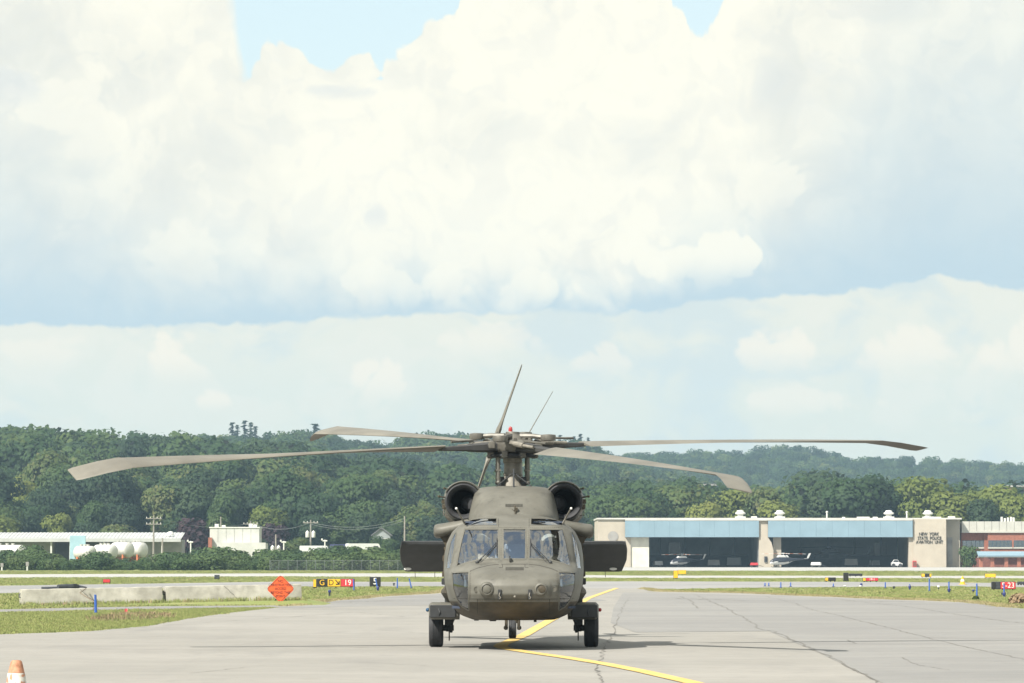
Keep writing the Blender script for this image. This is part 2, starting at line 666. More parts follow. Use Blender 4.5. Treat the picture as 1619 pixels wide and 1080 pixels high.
M_crack_shadow = ground_mat('crack_filler_and_shadow', (.135, .128, .118, 1), (.165, .158, .145, 1), (.20, .19, .172, 1), 1.0, 8, 0.9)  # also colours the painted rotor blade shadow


def sheet(name, pts, z, m, parent=None):
    mb = MB()
    mb.poly([(x, y, z) for x, y in pts])
    me = mb.mesh(name, m)
    bm = bmesh.new()
    bm.from_mesh(me)
    bmesh.ops.triangulate(bm, faces=bm.faces)
    for f in bm.faces:
        if f.normal.z < 0:
            f.normal_flip()
    bm.to_mesh(me)
    bm.free()
    return obj(name, me, m, parent)


g_ = MB()
g_.poly([(-30000, -2000, -.02), (30000, -2000, -.02), (30000, 40000, -.02), (-30000, 40000, -.02)])
ground = struct(obj('ground', g_, M_turf), 'mown airfield grass running out to the foot of the hills')

ap_left = [(-200, 1012), (0, 1003), (70, 1000.5), (140, 998), (230, 990), (290, 979), (350, 970), (400, 964.5), (430, 961.3)]
ap_far = [(470, 957.6), (500, 952.6), (522, 949.5), (573, 946), (593, 943.5), (644, 940.5), (695, 937.5), (712, 929.5)]
ap_right = [(1022, 930.5), (1046, 935.5), (1110, 936.5), (1184, 938), (1269, 942), (1330, 944), (1389, 947), (1470, 949.5), (1540, 952.5), (1580, 957), (1619, 962), (1750, 975)]


def wob(pts, n=5, amp=0.16):
    """breaks a straight pavement edge into an uneven one"""
    out = []
    for (a, b) in zip(pts[:-1], pts[1:]):
        for i in range(n):
            t = i / n
            k = 0 if i == 0 else 1
            out.append((a[0] + (b[0] - a[0]) * t + random.uniform(-amp, amp) * k, a[1] + (b[1] - a[1]) * t + random.uniform(-amp, amp) * 2.2 * k))
    return out + [pts[-1]]


edge_w = wob([gx(*p) for p in ap_left + ap_far])
edge_e = wob([gx(*p) for p in ap_right])
apron = struct(sheet('apron', [(-70, -40), (-70, 60)] + edge_w + edge_e + [(70, 100), (70, -40)], 0.0, M_concrete),
               'pale worn concrete apron with streaks and cracks')
# greyer asphalt lane right of the long joint
struct(sheet('apron_lane', [gx(*p) for p in [(1004, 1000), (1215, 998), (1300, 1035), (1400, 1083)]] + [(5.2, 52), (9, -40), (69, -40), (69, 99)]
             + [gx(*p) for p in [(1740, 975), (1619, 963), (1540, 954), (1389, 948.5), (1269, 943.5), (1046, 937.5), (985, 937), (970, 960), (965, 985)]],
             0.004, M_asphalt), 'greyer asphalt lane of the apron on the right')
struct(sheet('apron_strip', [gx(*p) for p in [(436, 961), (476, 957), (520, 951), (573, 947.2), (644, 942), (700, 939.5), (900, 938), (960, 950), (760, 956), (560, 959), (470, 962)]],
             0.004, M_asphalt), 'greyer worn strip along the far edge of the apron')
path_pts = [(-250, 977), (-100, 971), (0, 968.6), (200, 964.2), (430, 960.6), (484, 959), (484, 956.4), (455, 956.8), (350, 957.3), (255, 958.1), (120, 960.4), (0, 963.2), (-100, 966.8), (-250, 972)]
struct(sheet('access_path', [gx(*p) for p in path_pts], -0.008, M_path), 'narrow grey asphalt path in front of the concrete barriers')
tx_near = [(-300, 952), (0, 938.5), (190, 932), (480, 927.5), (700, 927.5), (1047, 932), (1211, 929), (1380, 928), (1500, 927), (1619, 929), (1900, 935)]
tx_far = [(1900, 926), (1619, 922), (1400, 920), (1000, 919), (700, 920), (450, 919.5), (0, 926), (-300, 935)]
struct(sheet('taxiway', [gx(*p) for p in tx_near + tx_far], -0.004, M_taxi), 'grey taxiway crossing behind the helicopter')
rw_near = [(-300, 915), (0, 913.5), (450, 911.5), (700, 912.5), (1000, 914), (1619, 914.5), (1900, 915)]
rw_far = [(1900, 910.5), (1619, 910.5), (1000, 910), (700, 906.5), (450, 906.5), (0, 908), (-300, 909)]
struct(sheet('runway', [gx(*p) for p in rw_near + rw_far], -0.004, M_taxi_pale), 'pale runway strip far across the grass')
ha_near = [(905, 902.5), (1000, 902), (1300, 903), (1619, 905), (1900, 906)]
struct(sheet('hangar_apron', [gx(*p) for p in ha_near] + [(140, 960), (8, 960)], -0.004, M_taxi_pale), 'pale concrete in front of the hangar')


def ribbon(name, pts, w, z, m, parent=None, taper=False):
    pts = [Vector((p[0], p[1], 0)) for p in pts]
    mb = MB()
    L_, R_ = [], []
    for i, p in enumerate(pts):
        t = (pts[min(i + 1, len(pts) - 1)] - pts[max(i - 1, 0)]).normalized()
        n = Vector((-t.y, t.x, 0))
        ww = (w[i] if isinstance(w, list) else w) / 2
        L_.append((p + n * ww)[:2] + (z,))
        R_.append((p - n * ww)[:2] + (z,))
    n = len(pts)
    mb.add(L_ + R_, [(i, i + 1, n + i + 1, n + i) for i in range(n - 1)])
    me = mb.mesh(name, m)
    bm = bmesh.new()
    bm.from_mesh(me)
    for f in bm.faces:
        if f.normal.z < 0:
            f.normal_flip()
    bm.to_mesh(me)
    bm.free()
    return obj(name, me, m, parent)


line = [gx(*p) for p in [(1150, 1096), (1090, 1079), (1018, 1062.5), (955, 1050), (890, 1039.5), (840, 1032.5)]]
line += [(-.12, 83.2), (-.21, 85.0), (-.17, 87.5), (-.02, 91), (.25, 98)] + [gx(*p) for p in [(866, 983), (905, 962), (930, 946), (955, 937), (975, 930)]]
struct(ribbon('yellow_taxi_line', line, [.25] * len(line), 0.010, M_yellow, None), 'yellow lead-in line bent under the helicopter')


def crack_and_shadow_line(pts, w, seed, jit=0.06, n=12):
    rnd = random.Random(seed)
    q = [gx(*p) for p in pts]
    out = []
    for a, b in zip(q[:-1], q[1:]):
        for i in range(n):
            t = i / n
            ln = math.hypot(b[0] - a[0], b[1] - a[1]) / n
            out.append((a[0] + (b[0] - a[0]) * t + rnd.uniform(-jit, jit) * min(1, ln), a[1] + (b[1] - a[1]) * t + rnd.uniform(-jit, jit) * 2 * min(1, ln)))
    out.append(q[-1])
    return ribbon('crack_and_shadow_line', out, [w * .75 * rnd.choice((.25, .5, .8, 1.2)) for _ in out], 0.007, M_crack_shadow, apron)


crack_and_shadow_line([(952, 1080), (944, 1060), (950, 1040), (958, 1018), (970, 998), (982, 965), (996, 944)], .035, 1)
crack_and_shadow_line([(1390, 1081), (1352, 1060), (1300, 1034), (1255, 1014), (1222, 998), (1204, 996), (1172, 975), (1145, 960), (1125, 952), (1103, 942)], .06, 2)
crack_and_shadow_line([(1619, 1043), (1560, 1031), (1510, 1020), (1470, 1010), (1420, 997), (1380, 987), (1320, 972), (1285, 965), (1255, 954), (1210, 943)], .05, 3)
crack_and_shadow_line([(1619, 986), (1560, 979), (1500, 970), (1440, 960), (1380, 954), (1320, 947)], .06, 4)
crack_and_shadow_line([(660, 1021), (560, 1024), (400, 1026), (200, 1027), (0, 1025)], .05, 5)  # long thin dark line left of the helicopter
crack_and_shadow_line([(690, 1003), (600, 996), (480, 1003), (330, 1004), (160, 1010), (0, 1013)], .035, 6)
crack_and_shadow_line([(640, 975), (560, 968), (470, 975), (330, 984), (200, 994)], .04, 7)
crack_and_shadow_line([(695, 948.5), (620, 949.5), (560, 952), (480, 955)], .20, 8, jit=.3)
crack_and_shadow_line([(1015, 1014), (1200, 1017), (1400, 1019), (1619, 1021)], .03, 9)  # rotor blade's shadow, painted on the apron as a thin dark line
crack_and_shadow_line([(800, 1052), (700, 1054), (560, 1047), (420, 1052), (300, 1065)], .025, 10)
crack_and_shadow_line([(1338, 1012), (1352, 1018)], .05, 11)
crack_and_shadow_line([(1425, 1040), (1450, 1052), (1500, 1060)], .025, 12)
crack_and_shadow_line([(560, 1075), (380, 1072), (240, 1078), (120, 1076)], .02, 13)
crack_and_shadow_line([(1060, 946), (1180, 950), (1300, 950), (1460, 952)], .22, 14, jit=.3)
crack_and_shadow_line([(1100, 962), (1092, 950), (1075, 943)], .08, 15)


# ------------------------------------------------------------------ grass tufts (stuff, instanced by geometry nodes)
SRC = bpy.data.collections.new('plant_sources')      # not linked to the scene: only a library for the nodes


def inside(p, poly):
    x, y = p
    c = False
    j = len(poly) - 1
    for i in range(len(poly)):
        xi, yi = poly[i]
        xj, yj = poly[j]
        if (yi > y) != (yj > y) and x < (xj - xi) * (y - yi) / (yj - yi) + xi:
            c = not c
        j = i
    return c


def scatter(name, pts, scales, meshes, mats, label, rots=None, z=None):
    """one stuff object: source meshes instanced on given points"""
    col = bpy.data.collections.new(name + '_sources')
    for i, me in enumerate(meshes):
        so = bpy.data.objects.new(name + '_source', me)
        col.objects.link(so)
    me = bpy.data.meshes.new(name)
    me.from_pydata([tuple(p) for p in pts], [], [])
    a = me.attributes.new('sc', 'FLOAT', 'POINT')
    a.data.foreach_set('value', np.array(scales, dtype=np.float32))
    rnd = np.random.default_rng(5)
    a = me.attributes.new('rz', 'FLOAT', 'POINT')
    a.data.foreach_set('value', rnd.uniform(0, 6.283, len(pts)).astype(np.float32))
    a = me.attributes.new('ix', 'INT', 'POINT')
    a.data.foreach_set('value', rnd.integers(0, len(meshes), len(pts)).astype(np.int32))
    o = bpy.data.objects.new(name, me)
    C.objects.link(o)
    ng = bpy.data.node_groups.new(name + '_nodes', 'GeometryNodeTree')
    ng.interface.new_socket('Geometry', in_out='INPUT', socket_type='NodeSocketGeometry')
    ng.interface.new_socket('Geometry', in_out='OUTPUT', socket_type='NodeSocketGeometry')
    N = ng.nodes
    gi, go = N.new('NodeGroupInput'), N.new('NodeGroupOutput')
    mp = N.new('GeometryNodeMeshToPoints')
    ip = N.new('GeometryNodeInstanceOnPoints')
    ci = N.new('GeometryNodeCollectionInfo')
    ci.inputs['Collection'].default_value = col
    ci.inputs['Separate Children'].default_value = True
    ci.inputs['Reset Children'].default_value = True

    def na(nm, t):
        n = N.new('GeometryNodeInputNamedAttribute')
        n.data_type = t
        n.inputs['Name'].default_value = nm
        return n.outputs['Attribute']
    cx = N.new('ShaderNodeCombineXYZ')
    ng.links.new(na('rz', 'FLOAT'), cx.inputs[2])
    L = ng.links.new
    L(gi.outputs[0], mp.inputs['Mesh'])
    L(mp.outputs[0], ip.inputs['Points'])
    L(ci.outputs[0], ip.inputs['Instance'])
    ip.inputs['Pick Instance'].default_value = True
    L(na('ix', 'INT'), ip.inputs['Instance Index'])
    L(na('sc', 'FLOAT'), ip.inputs['Scale'])
    try:
        L(cx.outputs[0], ip.inputs['Rotation'])
    except Exception:
        pass
    L(ip.outputs[0], go.inputs[0])
    md = o.modifiers.new('scatter', 'NODES')
    md.node_group = ng
    o['kind'] = 'stuff'
    o['label'] = label
    return o


M_grass = leaf_mat('grass_blades', [(0, (.20, .26, .07)), (.45, (.27, .32, .10)), (.8, (.34, .345, .135)), (1, (.42, .37, .18))], 0.12, upright=.8)
M_dry = leaf_mat('dry_grass_blades', [(0, (.28, .27, .10)), (.5, (.40, .34, .17)), (1, (.48, .42, .26))], 0.12, upright=.8)
M_weed = leaf_mat('weeds', [(0, (.16, .19, .07)), (.5, (.26, .19, .11)), (1, (.34, .24, .16))], 0.15, upright=.6)


def tuft(n, h, spread, w, m, seed):
    rnd = random.Random(seed)
    mb = MB()
    for _ in range(n):
        a, r = rnd.uniform(0, 6.28), spread * math.sqrt(rnd.random())
        x, y = r * math.cos(a), r * math.sin(a)
        b = rnd.uniform(0, 6.28)
        hh = h * rnd.uniform(.5, 1.1)
        lean = hh * rnd.uniform(.1, .6)
        c = rnd.uniform(0, 6.28)
        dx, dy = math.cos(b) * w / 2, math.sin(b) * w / 2
        lx, ly = math.cos(c) * lean, math.sin(c) * lean
        mb.add([(x - dx, y - dy, -.02), (x + dx, y + dy, -.02), (x + lx * .4 + dx * .6, y + ly * .4 + dy * .6, hh * .6), (x + lx * .4 - dx * .6, y + ly * .4 - dy * .6, hh * .6), (x + lx, y + ly, hh)],
               [(0, 1, 2, 3), (3, 2, 4)])
    me = bpy.data.meshes.new('tuft')
    me.from_pydata(mb.v, [], mb.f)
    me.materials.append(m)
    return me


rnd = random.Random(11)
W = [gx(*p) for p in ap_left]
lp = [(-30, 70)] + [gx(-400, 1020)] + W + [gx(*p) for p in [(432, 961.2), (200, 965.2), (0, 969.8), (-250, 979)]]
near_poly = lp[1:]
pts, sc = [], []
while len(pts) < 26000:
    p = (rnd.uniform(-22, -7), rnd.uniform(88, 160))
    if abs(p[0]) / p[1] < .125 and inside(p, near_poly):
        pts.append((p[0], p[1], -.02))
        sc.append(rnd.uniform(.6, 1.25))
scatter('grass', pts, sc, [tuft(26, .062, .14, .012, M_grass, k) for k in range(5)], None, 'short bright grass on the near patch left of the apron')
# middle and far grass: everything between the pavements, thinner with distance
pave = [[gx(*p) for p in tx_near + tx_far], [gx(*p) for p in path_pts], [gx(*p) for p in rw_near + rw_far],
        [(-70, -40), (-70, 60)] + edge_w + edge_e + [(70, 100), (70, -40)]]
pts, sc = [], []
t_ = 0
while len(pts) < 20000 and t_ < 400000:
    t_ += 1
    Y = 135 + 465 * rnd.random() ** 1.7
    X = rnd.uniform(-.115, .115) * Y
    if any(inside((X, Y), q) for q in pave) or inside((X, Y), near_poly):
        continue
    pts.append((X, Y, -.02))
    sc.append(rnd.uniform(.7, 1.4) * (1 + max(0, Y - 220) / 500))
scatter('grass', pts, sc, [tuft(24, .055, .32, .03, M_grass, 20 + k) for k in range(5)], None, 'mown grass between the taxiways')
# dry tan fringe along the pavement edge and weeds
pts, sc = [], []
for _ in range(3600):
    k = rnd.choice([0, 1, 1])
    e = (edge_w[len(edge_w) // 2 + 4:] if k == 0 else edge_e[:-6])
    i = rnd.randrange(len(e) - 1)
    t = rnd.random()
    o = abs(rnd.gauss(0, 2.2))
    pts.append((e[i][0] + (e[i + 1][0] - e[i][0]) * t + rnd.gauss(0, .15), e[i][1] + (e[i + 1][1] - e[i][1]) * t + o - .2, -.01))
    sc.append(rnd.uniform(.5, 1.2))
scatter('dry_grass', pts, sc, [tuft(18, .075, .22, .022, M_dry, 40 + k) for k in range(4)], None, 'tan dry grass fringing the far edge of the apron')


def bank(X, Y):
    """low turf bank carrying the two barriers, rising to the right"""
    k = min(1, max(0, (X + 16.4) / 9.0)) * min(1, max(0, (-6.1 - X) / .9)) * min(1, max(0, (Y - 160.9) / .9)) * min(1, max(0, (170 - Y) / 3))
    return .175 * k


bm_ = MB()
nx, ny = 56, 36
bm_.add([(-17 + 11.2 * i / (nx - 1), 160.6 + 10 * j / (ny - 1), bank(-17 + 11.2 * i / (nx - 1), 160.6 + 10 * j / (ny - 1)) - .022) for j in range(ny) for i in range(nx)],
        [(j * nx + i, j * nx + i + 1, j * nx + nx + i + 1, j * nx + nx + i) for j in range(ny - 1) for i in range(nx - 1)])
struct(obj('turf_bank', bm_, M_turf, smooth=60), 'low grass bank under the concrete barriers')
pts, sc = [], []
for _ in range(420):
    px = rnd.triangular(130, 275, 215)
    py = 981 - (px - 130) * .045 + rnd.gauss(0, 2.0)
    x, y = gx(px, py)
    if inside((x, y), near_poly):
        pts.append((x, y, -.02))
        sc.append(rnd.uniform(.6, 1.5))
pw, sw = pts, sc
pts, sc = [], []
for _ in range(330):        # clumps at the foot of the barriers
    px = rnd.uniform(30, 480)
    y = rnd.uniform(161.0, 162.1) + (px - 30) * .003
    x = (px - 809.5) / FPX * y
    pts.append((x, y, bank(x, y) - .02))
    sc.append(rnd.uniform(.4, 1.5))
scatter('tall_grass', pts, sc, [tuft(18, .12, .16, .016, M_grass, 66 + k) for k in range(3)] + [tuft(12, .12, .12, .016, M_weed, 70)], None, 'ragged taller grass at the foot of the barriers')
scatter('weeds', pw, sw, [tuft(18, .12, .15, .02, M_weed, 60 + k) for k in range(3)] + [tuft(22, .10, .14, .02, M_grass, 64)], None, 'reddish weeds in the near grass')
# ================================================================== hills and woods
def tab(t, u):
    return float(np.interp(u, [a for a, b in t], [b for a, b in t]))


T1 = [(-300, 678), (-200, 680), (0, 683), (60, 688), (130, 697), (200, 706), (250, 703), (300, 705), (350, 708), (420, 711), (480, 722),
      (560, 738), (650, 752), (760, 772), (900, 785), (1000, 795), (1200, 805), (1619, 806), (1900, 806)]
T2 = [(-300, 696), (350, 698), (400, 697), (440, 692), (490, 686), (510, 690), (560, 703), (620, 707), (640, 694), (690, 684), (720, 688),
      (755, 693), (800, 698), (880, 702), (915, 702), (935, 711), (960, 724), (1000, 742), (1100, 762), (1300, 790), (1900, 800)]
T3 = [(-300, 715), (950, 717), (1000, 715), (1060, 711), (1100, 712), (1170, 709), (1230, 706), (1265, 705), (1300, 714), (1360, 724),
      (1420, 722), (1500, 724), (1560, 730), (1619, 733), (1900, 737)]
YR = [(1270, T1, 14.5), (2020, T2, 14), (2750, T3, 14)]


def ridge(k, u):
    Y, T, h = YR[k]
    return max(0.0, at(809.5, tab(T, u), Y).z - h)


def hill(X, Y):
    u = X / max(Y, 1) * FPX + 809.5
    z1, z2, z3 = ridge(0, u), ridge(1, u), ridge(2, u)
    ys = [-1e4, 890, 960, 1130, 1270, 1400, 1720, 2020, 2160, 2450, 2750, 3000, 3600]
    zs = [-.5, -.5, z1 * .10 + .0, z1 * .66, z1, z1 * .92, z1 * .35 + z2 * .60, z2, z2 * .92, z2 * .35 + z3 * .55, z3, z3 * .8, -2]
    if z2 < z1:
        zs[6] = z1 * .5 + z2 * .5
    return float(np.interp(Y, ys, zs))


nx, ny = 150, 110
vs_, fs_ = [], []
for j in range(ny):
    Y = 885 + (3600 - 885) * j / (ny - 1)
    for i in range(nx):
        X = (i / (nx - 1) - .5) * 2 * .22 * Y
        vs_.append((X, Y, hill(X, Y)))
for j in range(ny - 1):
    for i in range(nx - 1):
        a = j * nx + i
        fs_.append((a, a + 1, a + nx + 1, a + nx))
M_forest_floor = ground_mat('forest_floor', (.035, .045, .02, 1), (.05, .06, .025, 1), (.06, .055, .03, 1), .02, .2, 1.0)
hb = MB()
hb.add(vs_, fs_)
struct(obj('hills', hb, M_forest_floor, smooth=60), 'low wooded hills closing the view beyond the airfield')

RAMP_G = [(0, (.022, .046, .021)), (.35, (.037, .071, .026)), (.62, (.056, .095, .031)), (.85, (.088, .124, .038)), (1, (.13, .138, .052))]
M_leaf = leaf_mat('broadleaf_foliage', RAMP_G, .34, dome=.72)
M_leaf_y = leaf_mat('yellow_green_foliage', [(0, (.105, .14, .03)), (.5, (.16, .19, .045)), (1, (.24, .245, .07))], .34, dome=.7)
M_leaf_d = leaf_mat('dark_foliage', [(0, (.018, .036, .018)), (.6, (.030, .056, .025)), (1, (.048, .076, .030))], .3, dome=.7)
M_leaf_p = leaf_mat('purple_foliage', [(0, (.022, .014, .020)), (.6, (.040, .022, .030)), (1, (.06, .034, .036))], .2)
M_leaf_b = leaf_mat('shrub_foliage', [(0, (.034, .066, .024)), (.5, (.060, .102, .032)), (1, (.10, .135, .045))], .25, dome=.35, zc=1.2)
M_bark = mat('bark', (.075, .06, .045), .9, var=.3, scale=2, bump=.4)


def leaf_quads(mb, c, r, n, size, rnd, sz=1.0, low=-.45, jit=.38):
    for _ in range(n):
        while True:
            d = Vector((rnd.gauss(0, 1), rnd.gauss(0, 1), rnd.gauss(0, 1))).normalized()
            if d.z > low:
                break
        rr = r * (rnd.uniform(.80, 1.06) if rnd.random() < .8 else rnd.uniform(.4, .8))
        p = Vector((c[0] + d.x * rr, c[1] + d.y * rr, c[2] + d.z * rr * sz))
        nrm = (d + Vector((rnd.gauss(0, jit), rnd.gauss(0, jit), rnd.gauss(0, jit) + .15))).normalized()
        t = nrm.orthogonal().normalized()
        t.rotate(Matrix.Rotation(rnd.uniform(0, 6.28), 3, nrm))
        b = nrm.cross(t)
        s = size * rnd.uniform(.6, 1.35)
        k = s * rnd.uniform(.5, .9)
        mb.add([p - t * s - b * k * .4, p + b * k * -1.0 + t * .1 * s, p + t * s - b * k * .2, p + t * .5 * s + b * k, p - t * .5 * s + b * k * .9],
               [(0, 1, 2, 3, 4)])


def crown_mesh(H, Wd, nl, per, size, m, seed, low=.28, sz=.8):
    rnd = random.Random(seed)
    mb = MB()
    lobes = []
    for i in range(nl):
        t = (i + .5) / nl
        zz = H * (low + (0.92 - low) * t)
        env = Wd / 2 * math.sin(math.pi * min(1, (.20 + .80 * (1 - abs(t - .38) / .62)))) ** .6 if t > .38 else Wd / 2 * (.55 + .45 * t / .38)
        env = max(env, Wd * .16)
        r = rnd.uniform(.22, .33) * Wd
        a = rnd.uniform(0, 6.28)
        o = max(0, env - r * .75) * rnd.uniform(.55, 1.0)
        lobes.append((math.cos(a) * o, math.sin(a) * o, zz, r))
    lobes.append((0, 0, H * .62, Wd * .30))
    for (x, y, z, r) in lobes:
        leaf_quads(mb, (x, y, min(z, H - r * sz * .9)), r, per, size, rnd, sz)
    me = bpy.data.meshes.new('crown')
    me.from_pydata(mb.v, [], mb.f)
    me.materials.append(m)
    return me, lobes


def trunk_mesh(H, Wd, lobes, seed):
    rnd = random.Random(seed)
    mb = MB()
    r = H * .016 + .05
    mb.tube([(0, 0, -.3), (rnd.uniform(-.1, .1), 0, H * .25), (rnd.uniform(-.3, .3), rnd.uniform(-.3, .3), H * .55), (0, 0, H * .85)], [r * 1.25, r, r * .7, r * .2], 7)
    for (x, y, z, q) in lobes[:7]:
        b = H * rnd.uniform(.2, .5)
        mb.tube([(0, 0, b), (x * .5, y * .5, b + (z - b) * .6), (x, y, z)], [r * .5, r * .35, r * .12], 5)
    return mb.mesh('trunk', M_bark)


def tree_kind(H, Wd, nl, per, size, m, seed, low=.28, sz=.8):
    c, l = crown_mesh(H, Wd, nl, per, size, m, seed, low, sz)
    return (c, trunk_mesh(H, Wd, l, seed), H)


def conifer_kind(H, Wd, tiers, per, size, m, seed):
    rnd = random.Random(seed)
    mb = MB()
    for i in range(tiers):
        t = i / (tiers - 1)
        z0 = H * (.12 + .86 * t)
        r = Wd / 2 * (1 - t) ** .85 + .12
        for b in range(int(5 + 6 * (1 - t))):
            a = rnd.uniform(0, 6.28)
            rr = r * rnd.uniform(.6, 1.15)
            z = min(H * .985, z0 + rnd.uniform(-.55, .55) * H * .86 / tiers * 1.6)
            for k in range(per):
                q = rnd.uniform(.15, 1)
                p = Vector((math.cos(a) * rr * q + rnd.gauss(0, .15), math.sin(a) * rr * q + rnd.gauss(0, .15), z - rr * q * .38 + rnd.gauss(0, .12)))
                s = size * rnd.uniform(.6, 1.2)
                d = Vector((math.cos(a), math.sin(a), -.3)) * s
                w = Vector((-math.sin(a), math.cos(a), rnd.uniform(-.6, .6))) * s * .55
                mb.add([p - d, p + w, p + d, p - w], [(0, 1, 2, 3)])
    me = bpy.data.meshes.new('crown')
    me.from_pydata(mb.v, [], mb.f)
    me.materials.append(m)
    tb = MB()
    tb.tube([(0, 0, -.3), (0, 0, H * .97)], [H * .018, .03], 7)
    return (me, tb.mesh('trunk', M_bark), H)


# detailed trees for the individuals, cheap ones for the far mass
NEAR = [tree_kind(15, 11, 13, 270, .34, M_leaf, 1), tree_kind(17, 12, 15, 270, .34, M_leaf, 2), tree_kind(13, 10.5, 12, 270, .34, M_leaf, 3),
        tree_kind(16, 10, 14, 270, .34, M_leaf, 4), tree_kind(14, 12.5, 14, 270, .34, M_leaf, 5)]
NEAR_D = [tree_kind(16, 11, 14, 270, .34, M_leaf_d, 11), tree_kind(14, 11.5, 13, 270, .34, M_leaf_d, 12)]
NEAR_Y = [tree_kind(15, 11, 14, 270, .34, M_leaf_y, 21), tree_kind(13, 9.5, 12, 270, .34, M_leaf_y, 22)]
PURP = tree_kind(9.5, 7.5, 12, 170, .36, M_leaf_p, 31, .16, .95)
CON = [conifer_kind(16, 6, 16, 7, .5, M_leaf_d, 41), conifer_kind(14, 5, 14, 7, .5, M_leaf_d, 42)]
FAR = [crown_mesh(15, 12, 11, 120, .46, M_leaf, 50 + k, .15, .85)[0] for k in range(5)] + [crown_mesh(15, 12, 11, 120, .46, M_leaf_d, 60 + k, .15, .85)[0] for k in range(2)]


def plant_tree(kind, loc, s, rz, label, group, name='broadleaf_tree', cat='tree'):
    t = thing(name, label, cat, loc, rz, group)
    t.scale = (s, s, s * random.uniform(.92, 1.08))
    obj('trunk', kind[1], None, t)
    obj('crown', kind[0], None, t)
    return t


rnd = random.Random(3)
near_pts, far_pts, far_sc = [], [], []
Y = 905.0
while Y < 2860:
    sp = 9.8 if Y < 1330 else (11.5 if Y < 2100 else 11.5)
    half = Y * .112 + 14
    X = -half
    while X < half:
        x, y = X + rnd.uniform(-.42, .42) * sp, Y + rnd.uniform(-.42, .42) * sp
        u = x / y * FPX + 809.5
        z = hill(x, y)
        ok = True
        if y < 960 and u > 640:
            ok = False                       # the airfield buildings and their own trees
        if y < 1240 and u > 900 and rnd.random() < .35:
            ok = False
        if 1225 < y < 1330 and 1040 < u < 1165:
            ok = False                       # clearing round the far brown building
        if 1075 < y < 1135 and 1545 < u < 1640:
            ok = False
        if ok:
            if y < 1250 and len(near_pts) < 20000:
                near_pts.append((x, y, z))
            else:
                far_pts.append((x, y, z - .6))
                far_sc.append(rnd.uniform(.72, 1.18) * (1.0 if y < 2100 else .92))
        X += sp
    Y += sp * .95
near_pts.sort(key=lambda p: p[1])
n_ind = 215
for i, p in enumerate(near_pts):
    if i >= n_ind:
        far_pts.append((p[0], p[1], p[2] - .4))
        far_sc.append(rnd.uniform(.7, 1.3))
        continue
    u = p[0] / p[1] * FPX + 809.5
    q = rnd.random()
    row = 'front row' if p[1] < 925 else ('second rank' if p[1] < 950 else 'back rank')
    spot = ('above the left half of the shed roof' if u < 150 else 'above the right half of the shed roof' if u < 320 else 'above the white stepped building' if u < 440
            else 'above the parked vehicles' if u < 600 else 'beside the helicopter cabin' if u < 800 else 'between helicopter and hangar' if u < 945
            else 'beyond the left hangar bay' if u < 1206 else 'beyond the right hangar bay' if u < 1440 else 'beyond the brick office')
    if u < 640:
        if q < .62:
            plant_tree(rnd.choice(NEAR), p, rnd.uniform(.62, 1.12), rnd.uniform(0, 6.28), '%s green tree on wooded slope %s' % (row, spot), 'trees along the foot of the wooded hill')
        elif q < .86:
            plant_tree(rnd.choice(NEAR_D), p, rnd.uniform(.62, 1.12), rnd.uniform(0, 6.28), '%s dark green tree on wooded slope %s' % (row, spot), 'dark trees along the foot of the wooded hill')
        else:
            plant_tree(rnd.choice(NEAR_Y), p, rnd.uniform(.55, .8), rnd.uniform(0, 6.28), '%s yellow-green tree on wooded slope %s' % (row, spot), 'pale trees along the foot of the wooded hill')
    else:
        if q < .6:
            plant_tree(rnd.choice(NEAR), p, rnd.uniform(.6, .9), rnd.uniform(0, 6.28), '%s green tree standing %s' % (row, spot), 'trees beyond the hangar roof')
        else:
            plant_tree(rnd.choice(NEAR_D), p, rnd.uniform(.6, .9), rnd.uniform(0, 6.28), '%s dark green tree standing %s' % (row, spot), 'dark trees beyond the hangar roof')
scatter('forest', far_pts, far_sc, FAR, None, 'dense broadleaf forest covering the low hills')


# ---- single trees one can point at: (pixel column, top row, distance, kind, width factor, label)
def special(px, top, Y, kind, wf, label, group=None, name='broadleaf_tree'):
    z0 = hill((px - 809.5) / FPX * Y, Y) if Y > 890 else -.05
    z0 = max(z0, -.05)
    p = at(px, top, Y)
    s = (p.z - z0) / kind[2]
    t = plant_tree(kind, (p.x, Y, z0), s, random.uniform(0, 6.28), label, group, name)
    t.scale = (s * wf, s * wf, s)
    return t


